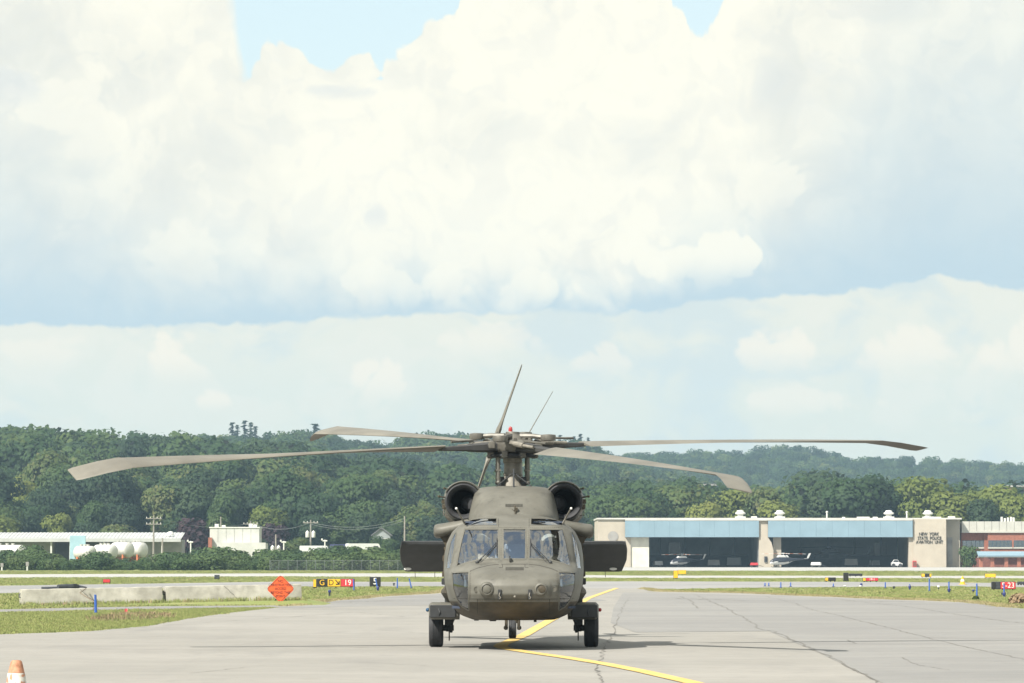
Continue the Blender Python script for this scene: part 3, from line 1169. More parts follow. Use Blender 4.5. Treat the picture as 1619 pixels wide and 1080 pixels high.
special(310, 820, 812, PURP, 1.0, 'round purple-leaved tree beside the white roofed shed', name='purple_leaved_tree')
special(437, 828, 850, PURP, .9, 'purple-leaved tree right of the white stepped building', name='purple_leaved_tree')
for (px, top, Y, k, wf, lb) in [
    (1452, 754, 930, NEAR_Y[0], 1.05, 'tall yellow-green tree behind the lettered hangar wall'),
    (1430, 757, 960, NEAR[0], 1.0, 'tall green tree left of the yellow-green tree behind the hangar'),
    (1395, 752, 935, NEAR[1], 1.05, 'tall green tree behind the right hangar bay, pale at its top'),
    (1352, 758, 925, NEAR[2], 1.1, 'wide green tree behind the middle of the right hangar bay'),
    (1312, 764, 940, NEAR_D[0], 1.0, 'dark green tree behind the left end of the right hangar bay'),
    (1285, 744, 1150, NEAR_D[1], 1.2, 'dark rounded tree rising behind the hangar, against the far hill'),
    (1500, 778, 915, NEAR_Y[1], 1.1, 'smaller yellow-green tree behind the brick building parapet'),
    (1532, 776, 930, NEAR_Y[0], 1.0, 'yellow-green tree behind the brick building, beside a dark tree'),
    (1556, 790, 905, NEAR_D[0], 1.0, 'dark green tree between two yellow-green trees behind the brick building'),
    (1590, 768, 925, NEAR_Y[1], 1.2, 'bright yellow-green tree at the far right behind the brick building'),
    (1612, 782, 905, NEAR_Y[0], 1.0, 'yellow-green tree cut by the right edge of the view'),
    (1236, 792, 905, NEAR_Y[1], 1.1, 'pale green tree between the two roof vents on the left'),
    (1212, 772, 935, NEAR[3], 1.1, 'green tree behind the pillar between the hangar bays'),
    (1160, 773, 940, NEAR_Y[0], 1.1, 'pale green tree behind the right end of the left hangar bay'),
    (1112, 794, 905, NEAR_Y[1], .9, 'small bright tree behind the middle of the left hangar bay'),
    (1078, 770, 930, NEAR[4], 1.05, 'bushy green tree behind the left hangar bay'),
    (1040, 780, 925, NEAR[0], 1.1, 'broad green tree above the left end of the hangar'),
    (1002, 788, 915, NEAR[2], 1.2, 'green tree at the left corner of the hangar'),
    (962, 783, 930, NEAR[1], 1.1, 'green tree just right of the helicopter engine'),
    (268, 768, 985, NEAR[4], 1.3, 'wide pale crowned tree on the slope above the purple tree'),
    (40, 757, 985, NEAR_Y[1], 1.5, 'bright green tree low on the slope at the far left'),
    (92, 812, 890, NEAR_Y[0], .9, 'small bright tree behind the white shed roof'),
    (12, 816, 888, NEAR_Y[1], 1.1, 'pale green tree at the left edge above the shed roof'),
    (190, 830, 885, NEAR[2], 1.2, 'low green tree behind the middle of the shed roof'),
    (140, 826, 890, NEAR_D[1], 1.0, 'low dark tree behind the shed roof'),
    (352, 812, 900, NEAR[0], .9, 'green tree behind the white stepped building'),
    (540, 800, 905, NEAR[3], 1.2, 'green tree above the parked vehicles'),
    (575, 812, 895, NEAR_D[0], 1.2, 'dark green tree behind the parked vehicles'),
    (660, 800, 890, NEAR[1], 1.3, 'green tree left of the helicopter cabin'),
    (690, 815, 880, NEAR_D[1], 1.3, 'dark tree beside the helicopter cabin fairing'),
    (500, 815, 890, NEAR_D[1], 1.1, 'dark green tree above the white van'),
    (622, 826, 880, NEAR_D[0], 1.1, 'dark green tree beside the grey house'),
    (594, 848, 800, NEAR[0], 1.0, 'small green tree covering the left side of the grey house'),
    (615, 852, 790, NEAR[2], 1.0, 'small green tree in front of the right side of the grey house'),
    (470, 850, 800, NEAR[3], 1.3, 'small green tree between the transformer poles'),
    (415, 852, 830, NEAR[1], 1.2, 'small green tree right behind the white stepped building'),
]:
    special(px, top, Y, k, wf, lb)
special(1272, 782, 900, CON[0], 1.25, 'grey-green conifer behind the hangar roof', name='conifer')
for i, (px, top) in enumerate([(367, 668), (375, 672), (387, 665), (397, 668), (404, 674), (908, 690), (918, 686), (930, 692), (498, 670), (886, 688)]):
    lb = ['tall thin conifer on the ridge skyline left of the rotor', 'tall thin conifer on the ridge skyline right of the rotor mast', 'single conifer on the skyline above the left rear blade'][0 if i < 5 else (2 if i == 8 else 1)]
    special(px, top, 2010, CON[i % 2], 1.25 if i != 8 else 2.2, lb, None if i == 8 else ('conifers on the skyline left of the rotor' if i < 5 else 'conifers on the skyline right of the rotor mast'), 'conifer')

# ---- shrub row along the airfield edge
SHR = []
for k in range(4):
    c, l = crown_mesh(3.0, 4.6, 10, 110, .17, M_leaf_b, 80 + k, .05, .85)
    tb = MB()
    rr = random.Random(k)
    for (x, y, z, r) in l[:6]:
        tb.tube([(x * .2, y * .2, -.2), (x * .6, y * .6, z * .6), (x, y, z)], [.05, .035, .012], 5)
    SHR.append((c, tb.mesh('stem', M_bark), 3.0))


def shrub(px, top, Y, wf, label, group=None):
    k = random.choice(SHR)
    p = at(px, top, Y)
    s = (p.z + .05) / k[2]
    t = thing('shrub', label, 'shrub', (p.x, Y, -.03), random.uniform(0, 6.28), group)
    t.scale = (s * wf, s * wf, s)
    obj('stem', k[1], None, t)
    obj('foliage', k[0], None, t)


px = -14
while px < 712:
    top = random.choice((0, 0, 0, 4, -4, 7)) + tab([(-20, 874), (0, 872), (40, 868), (60, 864), (75, 882), (100, 885), (130, 880), (150, 874), (165, 876), (185, 884), (230, 884), (250, 877), (265, 874), (290, 878),
               (330, 868), (360, 862), (380, 874), (400, 880), (430, 868), (470, 870), (490, 876), (520, 866), (545, 862), (560, 874), (590, 866), (620, 876), (660, 868), (720, 862)], px) + random.uniform(-3, 3)
    spot = ('at the left edge' if px < 45 else 'below the shed' if px < 110 else 'below the white tanks' if px < 235 else 'below the purple tree' if px < 330
            else 'below the white stepped building' if px < 425 else 'behind the left part of the fence' if px < 520 else 'below the parked vehicles' if px < 600 else 'beside the helicopter cabin')
    shrub(px, top, random.uniform(655, 690), random.uniform(1.0, 1.5), 'tall dense green shrub in the airfield edge row, %s' % spot, 'shrubs in the row along the airfield edge')
    if random.random() < .8:
        shrub(px + 5, min(top + 9, 889), random.uniform(632, 648), random.uniform(1.2, 1.7), 'low green shrub in front of the shrub row, %s' % spot, 'low shrubs in front of the shrub row')
    px += random.uniform(9, 15)
# ================================================================== the helicopter on the apron
M_olive = mat('olive_drab_paint', (.120, .116, .097), .52, var=.14, scale=1.6, bump=.05, bscale=30, col2=(.135, .131, .111), spec=.35, detail=8, streak=.8)
M_olive2 = mat('olive_drab_panel', (.112, .108, .090), .54, var=.15, scale=2.6, streak=.5, bump=.05, bscale=30, spec=.35)
M_oldark = mat('dark_olive_brown', (.060, .052, .036), .6, var=.25, scale=2.2, col2=(.075, .060, .040), spec=.3)
M_seam = mat('panel_gap', (.03, .028, .022), .8, var=.1)
M_rubber = mat('black_rubber', (.030, .031, .034), .75, var=.25, scale=8, bump=.1)
M_black = mat('black_paint_and_shade', (.030, .032, .034), .55, var=.2, scale=4)
M_steel = mat('worn_steel', (.21, .195, .165), .6, .15, var=.25, scale=8)
M_grey = mat('grey_metal', (.135, .128, .11), .5, .3, var=.25, scale=6)
M_blade = mat('rotor_blade_paint', (.150, .142, .120), .55, var=.12, scale=1.0, col2=(.17, .16, .135), spec=.3)
M_bladeed = mat('blade_edge_strip', (.045, .045, .045), .5, var=.2)
M_glass = glass('windscreen_glass', (.88, .95, 1.0), .24, wob=.05)
M_chin = glass('chin_glass', (.62, .66, .66), .10, wob=.25)
M_inter = mat('cockpit_lining', (.05, .065, .10), .8, var=.2)
M_seat = mat('grey_seat_shell', (.26, .31, .37), .6, var=.15)
M_white = mat('white_paint', (.72, .72, .68), .5, var=.08)
M_redlens = mat('red_lens', (.36, .03, .03), .2, var=.1)
M_bluelens = mat('blue_green_lens', (.02, .07, .14), .2, var=.1)
M_camo = mat('camouflage_cloth', (.17, .145, .10), .9, var=.5, scale=11, col2=(.40, .34, .25))
M_skin = mat('skin', (.45, .27, .19), .6, var=.1)
M_helmet = mat('flight_helmet_shell', (.46, .45, .38), .45, var=.1)
M_visor = mat('dark_visor', (.015, .016, .02), .15, var=.1)

HX, HY = 0.03, 85.0
heli = thing('helicopter', 'large olive drab military helicopter facing the camera on the apron, rotor overhead', 'helicopter', (HX, HY, 0))


def smooth_tab(t, x0, x1, n=400, k=9):
    xs = np.linspace(x0, x1, n)
    ys = np.interp(xs, [a for a, b in t], [b for a, b in t])
    pad = np.concatenate([np.full(k, ys[0]), ys, np.full(k, ys[-1])])
    ker = np.hanning(2 * k + 1)
    ker /= ker.sum()
    ys = np.convolve(pad, ker, 'same')[k:-k]
    return xs, ys


WT = smooth_tab([(.50, .70), (.53, .80), (.58, .92), (.69, 1.03), (.83, 1.12), (1.1, 1.19), (1.35, 1.21), (1.6, 1.2), (1.8, 1.165), (2.0, 1.07),
                 (2.1, .97), (2.18, .85), (2.255, .63), (2.30, .30), (2.315, .10)], .5, 2.315, k=7)
CT = smooth_tab([(.50, -2.55), (.55, -2.95), (.62, -3.22), (.70, -3.40), (.80, -3.53), (.95, -3.63), (1.1, -3.62), (1.2, -3.55), (1.3, -3.38),
                 (1.38, -3.12), (1.45, -2.84), (1.48, -2.73), (2.06, -2.10), (2.13, -1.95), (2.20, -1.70), (2.28, -1.35), (2.315, -1.2)], .5, 2.315, k=8)
YD = -1.15


def Wz(z): return float(np.interp(z, *WT))
def Cz(z): return float(np.interp(z, *CT))


def nose(x, z):
    t = min(abs(x) / max(Wz(z), 1e-3), 1.0)
    g = 1 - (1 - t ** 2.7) ** (1 / 2.7)
    return Cz(z) + (YD - Cz(z)) * g


def nz(px, py, y=None):
    """pixel -> (x, z) in helicopter space, on the nose surface or at depth y"""
    yy = -2.5 if y is None else y
    for _ in range(6):
        p = at(px, py, HY + yy)
        x, z = p.x - HX, p.z
        if y is None:
            yy = nose(x, min(max(z, .5), 2.315))
    return x, z


def nose_pt(px, py, off=0.0):
    x, z = nz(px, py)
    return Vector((x, nose(x, z) - off, z))


MIR = 812.3


def mirror(pts): return [(2 * MIR - a, b) for a, b in pts][::-1]


W_screen = [(734.5, 836.5), (787.8, 836.5), (788.6, 883.4), (770, 884), (752, 886), (735, 890.5), (721.4, 896), (724.5, 878), (729, 856)]
W_centre = [(795.2, 836), (831.4, 836), (831.4, 884), (795.2, 884)]
W_brow = [(733.8, 830.5), (738.5, 825.5), (746, 821.8), (757, 819.9), (785, 819.4), (785.6, 830.5)]
W_side = [(705.4, 899), (706.8, 880), (712.5, 855), (719.5, 841), (721.4, 842), (719.6, 858), (714.8, 888), (712, 899)]
W_chin = [(714.4, 905.3), (728, 904.2), (741.3, 904.0), (741.3, 965.6), (731, 959.4), (721.4, 947), (715.8, 929)]
wins = {'windscreen': [W_screen, mirror(W_screen)], 'centre_windscreen': [W_centre], 'roof_window': [W_brow, mirror(W_brow)],
        'door_window': [W_side, mirror(W_side)], 'chin_window': [W_chin, mirror(W_chin)]}
wpoly = {k: [[nz(*p) for p in w] for w in v] for k, v in wins.items()}
allp = [w for v in wpoly.values() for w in v]

# --- front shell with window openings
mb = MB()
zs = np.linspace(.5, 2.313, 132)
ss = np.linspace(-1, 1, 171)
tt = np.sign(ss) * (1 - (1 - np.abs(ss)) ** 1.7)
nv = len(tt)
vs_ = []
for z in zs:
    w = Wz(z)
    for t in tt:
        x = t * w
        vs_.append((x, nose(x, z), z))
fs_, fm_ = [], []
for j in range(len(zs) - 1):
    for i in range(nv - 1):
        a = j * nv + i
        q = (a, a + 1, a + nv + 1, a + nv)
        cx = sum(vs_[k][0] for k in q) / 4
        cz = sum(vs_[k][2] for k in q) / 4
        if any(inside((cx, cz), w) for w in allp):
            continue
        fs_.append(q)
        fm_.append(1 if cz < .815 else 0)  # darker brown below the lower nose seam
mb.add(vs_, fs_)
mb.m = fm_
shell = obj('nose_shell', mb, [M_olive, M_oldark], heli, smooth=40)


def strip_on_nose(mb, pix, w, off, closed=False, mi=0, raw=None, surf=None, wf=None, zlim=(.5, 2.312), ytop=None):
    """flat band along a pixel path lying on the nose surface"""
    surf = surf or nose
    wf = wf or Wz
    P_ = raw if raw else [nz(*p) for p in pix]
    Q = []
    n = len(P_)
    for i in range(n if closed else n - 1):
        a, b = P_[i], P_[(i + 1) % n]
        k = max(2, int(math.hypot(b[0] - a[0], b[1] - a[1]) / .03))
        for s in range(k):
            t = s / k
            Q.append((a[0] + (b[0] - a[0]) * t, a[1] + (b[1] - a[1]) * t))
    if not closed:
        Q.append(P_[-1])
    n = len(Q)
    A, B, A2, B2 = [], [], [], []
    for i in range(n):
        p0 = Q[(i - 1) % n] if (closed or i > 0) else Q[i]
        p1 = Q[(i + 1) % n] if (closed or i < n - 1) else Q[i]
        d = Vector((p1[0] - p0[0], p1[1] - p0[1]))
        d = d.normalized() if d.length > 1e-9 else Vector((1, 0))
        nn = Vector((-d.y, d.x)) * w / 2
        for L_, s in ((A, 1), (B, -1)):
            x, z = Q[i][0] + nn.x * s, min(max(Q[i][1] + nn.y * s, zlim[0]), zlim[1])
            x = max(-wf(z) * .999, min(wf(z) * .999, x))
            y = surf(x, z)
            L_.append((x, y - off, z))
            (A2 if s == 1 else B2).append((x, y + .006, z))
    m_ = n if closed else n - 1
    fs = []
    for i in range(m_):
        j = (i + 1) % n
        fs += [(i, j, n + j, n + i), (i, 2 * n + i, 2 * n + j, j), (n + i, n + j, 3 * n + j, 3 * n + i)]
    mb.add(A + B + A2 + B2, fs, mi)


def pane(poly, off, rows=14, cols=12):
    """curved pane filling a window outline"""
    zz = [p[1] for p in poly]
    z0, z1 = min(zz) + .004, max(zz) - .004
    vs_, fs_ = [], []
    for r in range(rows + 1):
        z = z0 + (z1 - z0) * r / rows
        xs = []
        for i in range(len(poly)):
            (xa, za), (xb, zb) = poly[i], poly[(i + 1) % len(poly)]
            if (za - z) * (zb - z) <= 0 and abs(za - zb) > 1e-9:
                xs.append(xa + (xb - xa) * (z - za) / (zb - za))
        xa, xb = min(xs), max(xs)
        for c in range(cols + 1):
            x = xa + (xb - xa) * c / cols
            vs_.append((x, nose(x, z) - off, z))
    for r in range(rows):
        for c in range(cols):
            a = r * (cols + 1) + c
            fs_.append((a, a + 1, a + cols + 2, a + cols + 1))
    m_ = MB()
    m_.add(vs_, fs_)
    return m_


for nm, ws in wpoly.items():
    for w in ws:
        g = obj(nm, pane(w, -.004), M_chin if nm == 'chin_window' else M_glass, heli, smooth=60)
        fr = MB()
        strip_on_nose(fr, None, .026 if nm != 'roof_window' else .014, .006, True, 0, raw=w)
        obj('window_frame', fr, M_olive2, g, smooth=40)

# --- seams, hatches, grilles and small fittings of the nose
sm = MB()
hood = [(743, 903), (755, 898.3), (773, 893.8), (788.6, 892.2)]
for pth in (hood, mirror(hood), [(792, 892), (835, 892)], [(741.5, 904), (741.5, 946)], [(883.1, 904), (883.1, 946)], [(717, 946.5), (908, 946.5)],
            [(794.5, 892), (794.5, 897.5), (789, 897.5)], [(830, 892), (830, 897.5), (835.5, 897.5)], [(755, 970), (755, 947)], [(869, 970), (869, 947)],
            [(788, 820), (788, 833)], [(836.6, 820), (836.6, 833)]):
    strip_on_nose(sm, pth, .009, .003)
obj('panel_seam', sm, M_seam, heli)
rv = MB()
for k in range(46):            # rows of fasteners along the seams and the windscreen frame
    for (pth, n0) in (([(742, 834.3), (883, 834.3)], 46), ([(745, 949), (880, 949)], 46), ([(744, 904), (744, 944)], 16), ([(880.6, 904), (880.6, 944)], 16), ([(792.2, 838), (792.2, 882)], 16), ([(834.6, 838), (834.6, 882)], 16)):
        if k < n0:
            t = k / (n0 - 1)
            p = nose_pt(pth[0][0] + (pth[1][0] - pth[0][0]) * t, pth[0][1] + (pth[1][1] - pth[0][1]) * t, .003)
            rv.box(p.x - .005, p.x + .005, p.y - .003, p.y + .012, p.z - .005, p.z + .005)
obj('fastener', rv, M_oldark, heli)['kind'] = 'stuff'


def grille(cx, cz, w, h, surf, wf, zlim, n=15):
    gm = MB()
    strip_on_nose(gm, None, h, .006, raw=[(cx - w / 2, cz), (cx + w / 2, cz)], surf=surf, wf=wf, zlim=zlim)
    g = obj('vent_grille', gm, M_seam, heli)
    for i in range(n):
        x = cx - w / 2 + w * (i + .5) / n
        b = MB()
        strip_on_nose(b, None, h * .9, .014, raw=[(x - w / n * .13, cz), (x + w / n * .13, cz)], surf=surf, wf=wf, zlim=zlim)
        obj('grille_bar', b, M_olive2, g)


grille(*nz(813.8, 899.2), .31, .052, nose, Wz, (.5, 2.312))
for (cx, big) in ((770, 1), (855, 2)):
    p = nose_pt(cx, 932, 0)
    m_ = MB()
    r = .115 if big == 1 else .105
    m_.lathe([(r * 1.15, .10), (r * 1.12, -.01), (r, -.05), (r * .78, -.065), (r * .74, -.05), (r * .3, -.045), (.001, -.045)], (p.x, p.y, p.z), 'Y', 20)
    obj('sensor_boss', m_, M_olive2, heli, smooth=35)
    m_ = MB()
    m_.lathe([(r * .6, .0), (r * .6, -.056), (r * .5, -.062), (.001, -.062)], (p.x + (.02 if big == 2 else 0), p.y, p.z + .005), 'Y', 16)
    obj('sensor_cover', m_, M_oldark if big == 2 else M_olive, heli, smooth=35)
for cx in (753.5, 875.5):
    p = nose_pt(cx, 931.5, 0)
    m_ = MB()
    m_.lathe([(.052, .03), (.052, -.012), (.040, -.014), (.038, -.006), (.001, -.006)], (p.x, p.y, p.z), 'Y', 16)
    obj('round_cover', m_, M_olive2, heli, smooth=35)
p = nose_pt(764, 939, 0)
m_ = MB()
m_.ball((p.x, p.y - .02, p.z), .035)
m_.tube([(p.x, p.y, p.z), (p.x + .03, p.y - .07, p.z - .01)], .018, 8)
obj('air_probe', m_, M_olive2, heli, smooth=40)
for cx in (790.3, 837.8):
    p = nose_pt(cx, 940, 0)
    m_ = MB()
    m_.box(p.x - .03, p.x + .03, p.y - .03, p.y + .1, p.z - .085, p.z + .085, bev=.006)
    hk = obj('tow_fitting', m_, M_black, heli)
    m_ = MB()
    m_.tube([(p.x, p.y - .035, p.z + .03), (p.x - .012, p.y - .045, p.z - .02), (p.x + .012, p.y - .045, p.z - .05), (p.x, p.y - .035, p.z - .075)], .009, 6)
    obj('shackle', m_, M_steel, hk)
p = nose_pt(814, 943.5, 0)
m_ = MB()
m_.ball((p.x, p.y - .005, p.z), .022)
obj('nose_light', m_, M_steel, heli, smooth=60)
p = nose_pt(806.2, 884.5, 0)
m_ = MB()
m_.box(p.x - .012, p.x + .012, p.y - .10, p.y + .06, p.z - .03, p.z + .06, tx=.6)
obj('cable_guide', m_, M_black, heli)
# windscreen wipers
for pth in ([(754.5, 889), (770, 874), (785.5, 857.5)], mirror([(754.5, 889), (770, 874), (785.5, 857.5)])[::-1]):
    a, b, c = (nose_pt(*q, .035) for q in pth)
    sgn = 1 if b.x > a.x else -1
    m_ = MB()
    m_.tube([a, b, c], [.012, .010, .008], 6)
    arm = obj('wiper', m_, M_black, heli)
    m_ = MB()
    off = Vector((sgn * .06, -.005, -.03))
    m_.tube([a + Vector((sgn * .05, 0, -.01)), b + off * .8, c + Vector((0, 0, -.02))], .007, 6)
    obj('wiper_link', m_, M_black, arm)
    m_ = MB()
    q0 = nose_pt(785.7 if sgn > 0 else 2 * MIR - 785.7, 851, .03)
    q1 = nose_pt(785.7 if sgn > 0 else 2 * MIR - 785.7, 878, .03)
    m_.tube([q0, c, q1], .009, 6)
    obj('wiper_blade', m_, M_rubber, arm)
    m_ = MB()
    m_.ball((a.x, a.y, a.z), .032)
    m_.tube([a + Vector((0, .0, 0)), a + Vector((-sgn * .03, .03, -.07))], .016, 6)
    obj('wiper_motor', m_, M_black, arm)
# pitot tubes
for sx in (-1, 1):
    x0, z0 = nz(734.5 if sx < 0 else 2 * MIR - 734.5, 824.5, -1.7)
    x1, z1 = nz(721.5 if sx < 0 else 2 * MIR - 721.5, 804, -2.05)
    m_ = MB()
    m_.tube([(x0, -1.6, z0 - .03), (x0 + (x1 - x0) * .9, -1.8, z0 + (z1 - z0) * .9), (x1, -1.95, z1)], [.017, .015, .013], 8)
    pt = obj('pitot_tube', m_, M_steel, heli, smooth=60)
    m_ = MB()
    m_.ball((x1, -1.95, z1), .022)
    obj('pitot_head', m_, M_white, pt, smooth=60)

# --- cabin and tail as one continuous body
zr = [.5, .52, .545, .58, .63, .69, .76, .83, .95, 1.1, 1.25, 1.4, 1.55, 1.7, 1.82, 1.92, 2.0, 2.07, 2.13, 2.18, 2.225, 2.26, 2.29, 2.31]


def body_ring(y, sw, zb, zt):
    L_ = []
    for z in zr:
        L_.append((Wz(z) * sw, y, zb + (z - .5) / 1.81 * (zt - zb)))
    return L_ + [(-x, y, z) for x, y, z in L_[::-1]]


mb = MB()
mb.loft([body_ring(*q) for q in [(YD - .004, .998, .5, 2.31), (-.6, 1, .5, 2.31), (1.5, 1, .5, 2.31), (3.2, 1, .5, 2.31), (3.8, .95, .56, 2.30), (4.6, .70, .75, 2.26),
                                 (6.0, .50, .98, 2.20), (8.0, .36, 1.15, 2.15), (9.6, .26, 1.25, 2.15), (10.6, .16, 1.5, 2.1)]], cap=True)
obj('cabin_body', mb, M_olive2, heli, smooth=40)
# door edges seen along both flanks: rail, hinge line, handles
for sx in (-1, 1):
    mb = MB()
    for (z0, z1, y) in ((.62, 1.95, -1.08), (.7, 1.9, .4), (.7, 1.9, 1.9)):
        prof = [(sx * (Wz(z) + .012), z) for z in np.linspace(z0, z1, 16)]
        mb.loft([[(x - sx * .03, y - .02, z) for x, z in prof] , [(x, y - .018, z) for x, z in prof], [(x, y + .018, z) for x, z in prof], [(x - sx * .03, y + .02, z) for x, z in prof]], cap=False, closed=False)
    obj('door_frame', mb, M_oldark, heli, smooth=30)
    for (z, h, o, y) in ((1.55, .10, .03, -1.0), (1.28, .09, .04, -.95), (1.12, .05, .05, -1.0), (1.72, .06, .03, -1.02)):
        mb = MB()
        w = Wz(z)
        mb.box(sx * (w - .02), sx * (w + o), y - .05, y + .05, z - h / 2, z + h / 2, bev=.008)
        obj('door_hinge', mb, M_oldark, heli)
    mb = MB()                      # lower side fairing, pointed outwards
    rings = []
    for (y, k) in ((-1.0, .05), (-.8, .7), (-.5, 1), (.1, .9), (.5, .05)):
        rings.append([(sx * (1.13 + dx * k), y, .95 + dz * k) for dx, dz in ((-.06, .20), (.04, .16), (.13, .05), (.14, 0), (.05, -.14), (-.02, -.20), (-.08, -.1))])
    mb.loft(rings)
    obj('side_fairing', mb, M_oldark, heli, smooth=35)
    mb = MB()                      # mirror-like step and bracket
    mb.box(sx * 1.17, sx * 1.25, -1.25, -1.15, 1.10, 1.21, bev=.01)
    obj('side_step', mb, M_black, heli)

# --- cockpit interior: floor, bulkhead, glare shield, seats, console
mb = MB()
mb.box(-1.05, 1.05, -2.6, -1.0, .70, .74)
mb.loft([[(x * .97, y, 1.4 + (z - 1.4) * .97) for x, y_, z in body_ring(0, 1, .5, 2.31)] for y in (YD - .03, YD - .012)])
mb.box(-.85, .85, -1.6, -1.0, 2.16, 2.19)
obj('cockpit_lining', mb, M_inter, heli)
mb = MB()
mb.box(-.95, .95, -2.62, -2.15, 1.28, 1.40, bev=.03)
mb.box(-.72, .72, -2.45, -2.20, 1.0, 1.29)
obj('instrument_panel', mb, M_inter, heli)
mb = MB()
mb.box(-.16, .20, -1.62, -1.50, 1.0, 1.80, bev=.02)
mb.box(-.15, -.10, -1.64, -1.62, 1.1, 1.78)
mb.box(.02, .05, -1.64, -1.62, 1.1, 1.78)
obj('centre_console', mb, M_seat, heli)
mb = MB()
mb.box(-.30, .30, -1.9, -1.2, 2.05, 2.14, bev=.02)
obj('overhead_panel', mb, M_inter, heli)
for sx in (-1, 1):
    mb = MB()
    mb.box(sx * .56 - .24, sx * .56 + .24, -1.95, -1.5, .92, 1.02, bev=.03)
    mb.box(sx * .56 - .25, sx * .56 + .25, -1.52, -1.42, 1.0, 1.74, bev=.04)
    mb.box(sx * .56 - .29, sx * .56 - .24, -1.75, -1.42, 1.05, 1.66, bev=.015)
    mb.box(sx * .56 + .24, sx * .56 + .29, -1.75, -1.42, 1.05, 1.66, bev=.015)
    mb.box(sx * .56 - .15, sx * .56 + .15, -1.50, -1.42, 1.74, 1.92, bev=.03)
    obj('crew_seat', mb, M_seat, heli)

# --- roof fairing in front of the rotor (frontal form, then extruded aft)
DW = smooth_tab([(2.22, .80), (2.3, .79), (2.5, .745), (2.70, .695), (2.75, .665), (2.785, .61), (2.81, .50), (2.825, .25)], 2.22, 2.825, k=6)
DC = smooth_tab([(2.22, -1.26), (2.3, -1.20), (2.45, -.98), (2.6, -.72), (2.70, -.50), (2.77, -.22), (2.81, .05), (2.825, .2)], 2.22, 2.825, k=10)
YD2 = .45


def dog(x, z):
    w, c = float(np.interp(z, *DW)), float(np.interp(z, *DC))
    t = min(abs(x) / max(w, 1e-3), 1)
    return c + (YD2 - c) * (1 - (1 - t ** 3.4) ** (1 / 3.4))


mb = MB()
zs2 = np.linspace(2.22, 2.824, 50)
vs_, fs_ = [], []
for z in zs2:
    w = float(np.interp(z, *DW))
    for t in tt:
        vs_.append((t * w, dog(t * w, z), z))
for j in range(len(zs2) - 1):
    for i in range(nv - 1):
        a = j * nv + i
        fs_.append((a, a + 1, a + nv + 1, a + nv))
mb.add(vs_, fs_)
obj('transmission_fairing', mb, M_olive, heli, smooth=45)
rg = [(float(np.interp(z, *DW)), z) for z in np.linspace(2.22, 2.824, 14)]
mb = MB()
mb.loft([[(x * k, y, zb + (z - 2.22) * kz) for x, z in rg] + [(-x * k, y, zb + (z - 2.22) * kz) for x, z in rg[::-1]]
         for (y, k, zb, kz) in ((YD2 - .004, .998, 2.22, 1), (1.2, 1.0, 2.22, 1.02), (2.6, .96, 2.22, .95), (4.2, .6, 2.1, .6), (5.6, .3, 2.0, .3))])
obj('engine_deck', mb, M_olive2, heli, smooth=40)
mb = MB()
for pts_ in ([(-.79, 2.235), (-.5, 2.235), (0, 2.235), (.5, 2.235), (.79, 2.235)],):
    mb.tube([(x, dog(x, z) - .012, z) for x, z in pts_], .018, 6)
obj('fairing_seam', mb, M_seam, heli)
grille(*nz(812.7, 799, -.95), .30, .046, dog, lambda z: float(np.interp(z, *DW)), (2.22, 2.82), 13)
# cable cutter on the fairing
mb = MB()
x_, z_ = nz(814, 806, -1.1)
yq = dog(x_, 2.42)
mb.tube([(x_, yq - .02, 2.46), (x_ + .01, yq - .10, 2.38), (x_ + .005, dog(x_, 2.25) - .06, 2.23)], .014, 6)
mb.box(x_ - .01, x_ + .05, yq - .12, yq - .04, 2.36, 2.43)
mb.tube([(x_ - .05, yq - .02, 2.40), (x_, yq - .09, 2.37)], .008, 6)
mb.box(x_ - .035, x_ + .035, dog(x_, 2.25) - .07, dog(x_, 2.25) + .02, 2.215, 2.25)
obj('cable_cutter', mb, M_oldark, heli)
# antenna tripod on top of the fairing
mb = MB()
top = Vector((0, .35, 3.06))
for q in ((-.30, .15, 2.82), (.31, .15, 2.82), (0, -.02, 2.79)):
    mb.tube([top, q], .011, 6)
mb.tube([(0, .35, 3.12), (0, -.05, 2.73)], .016, 6)
mb.tube([(0, -.02, 2.79), (.14, -.25, 2.70)], .010, 6)
obj('antenna_mast', mb, M_black, heli)

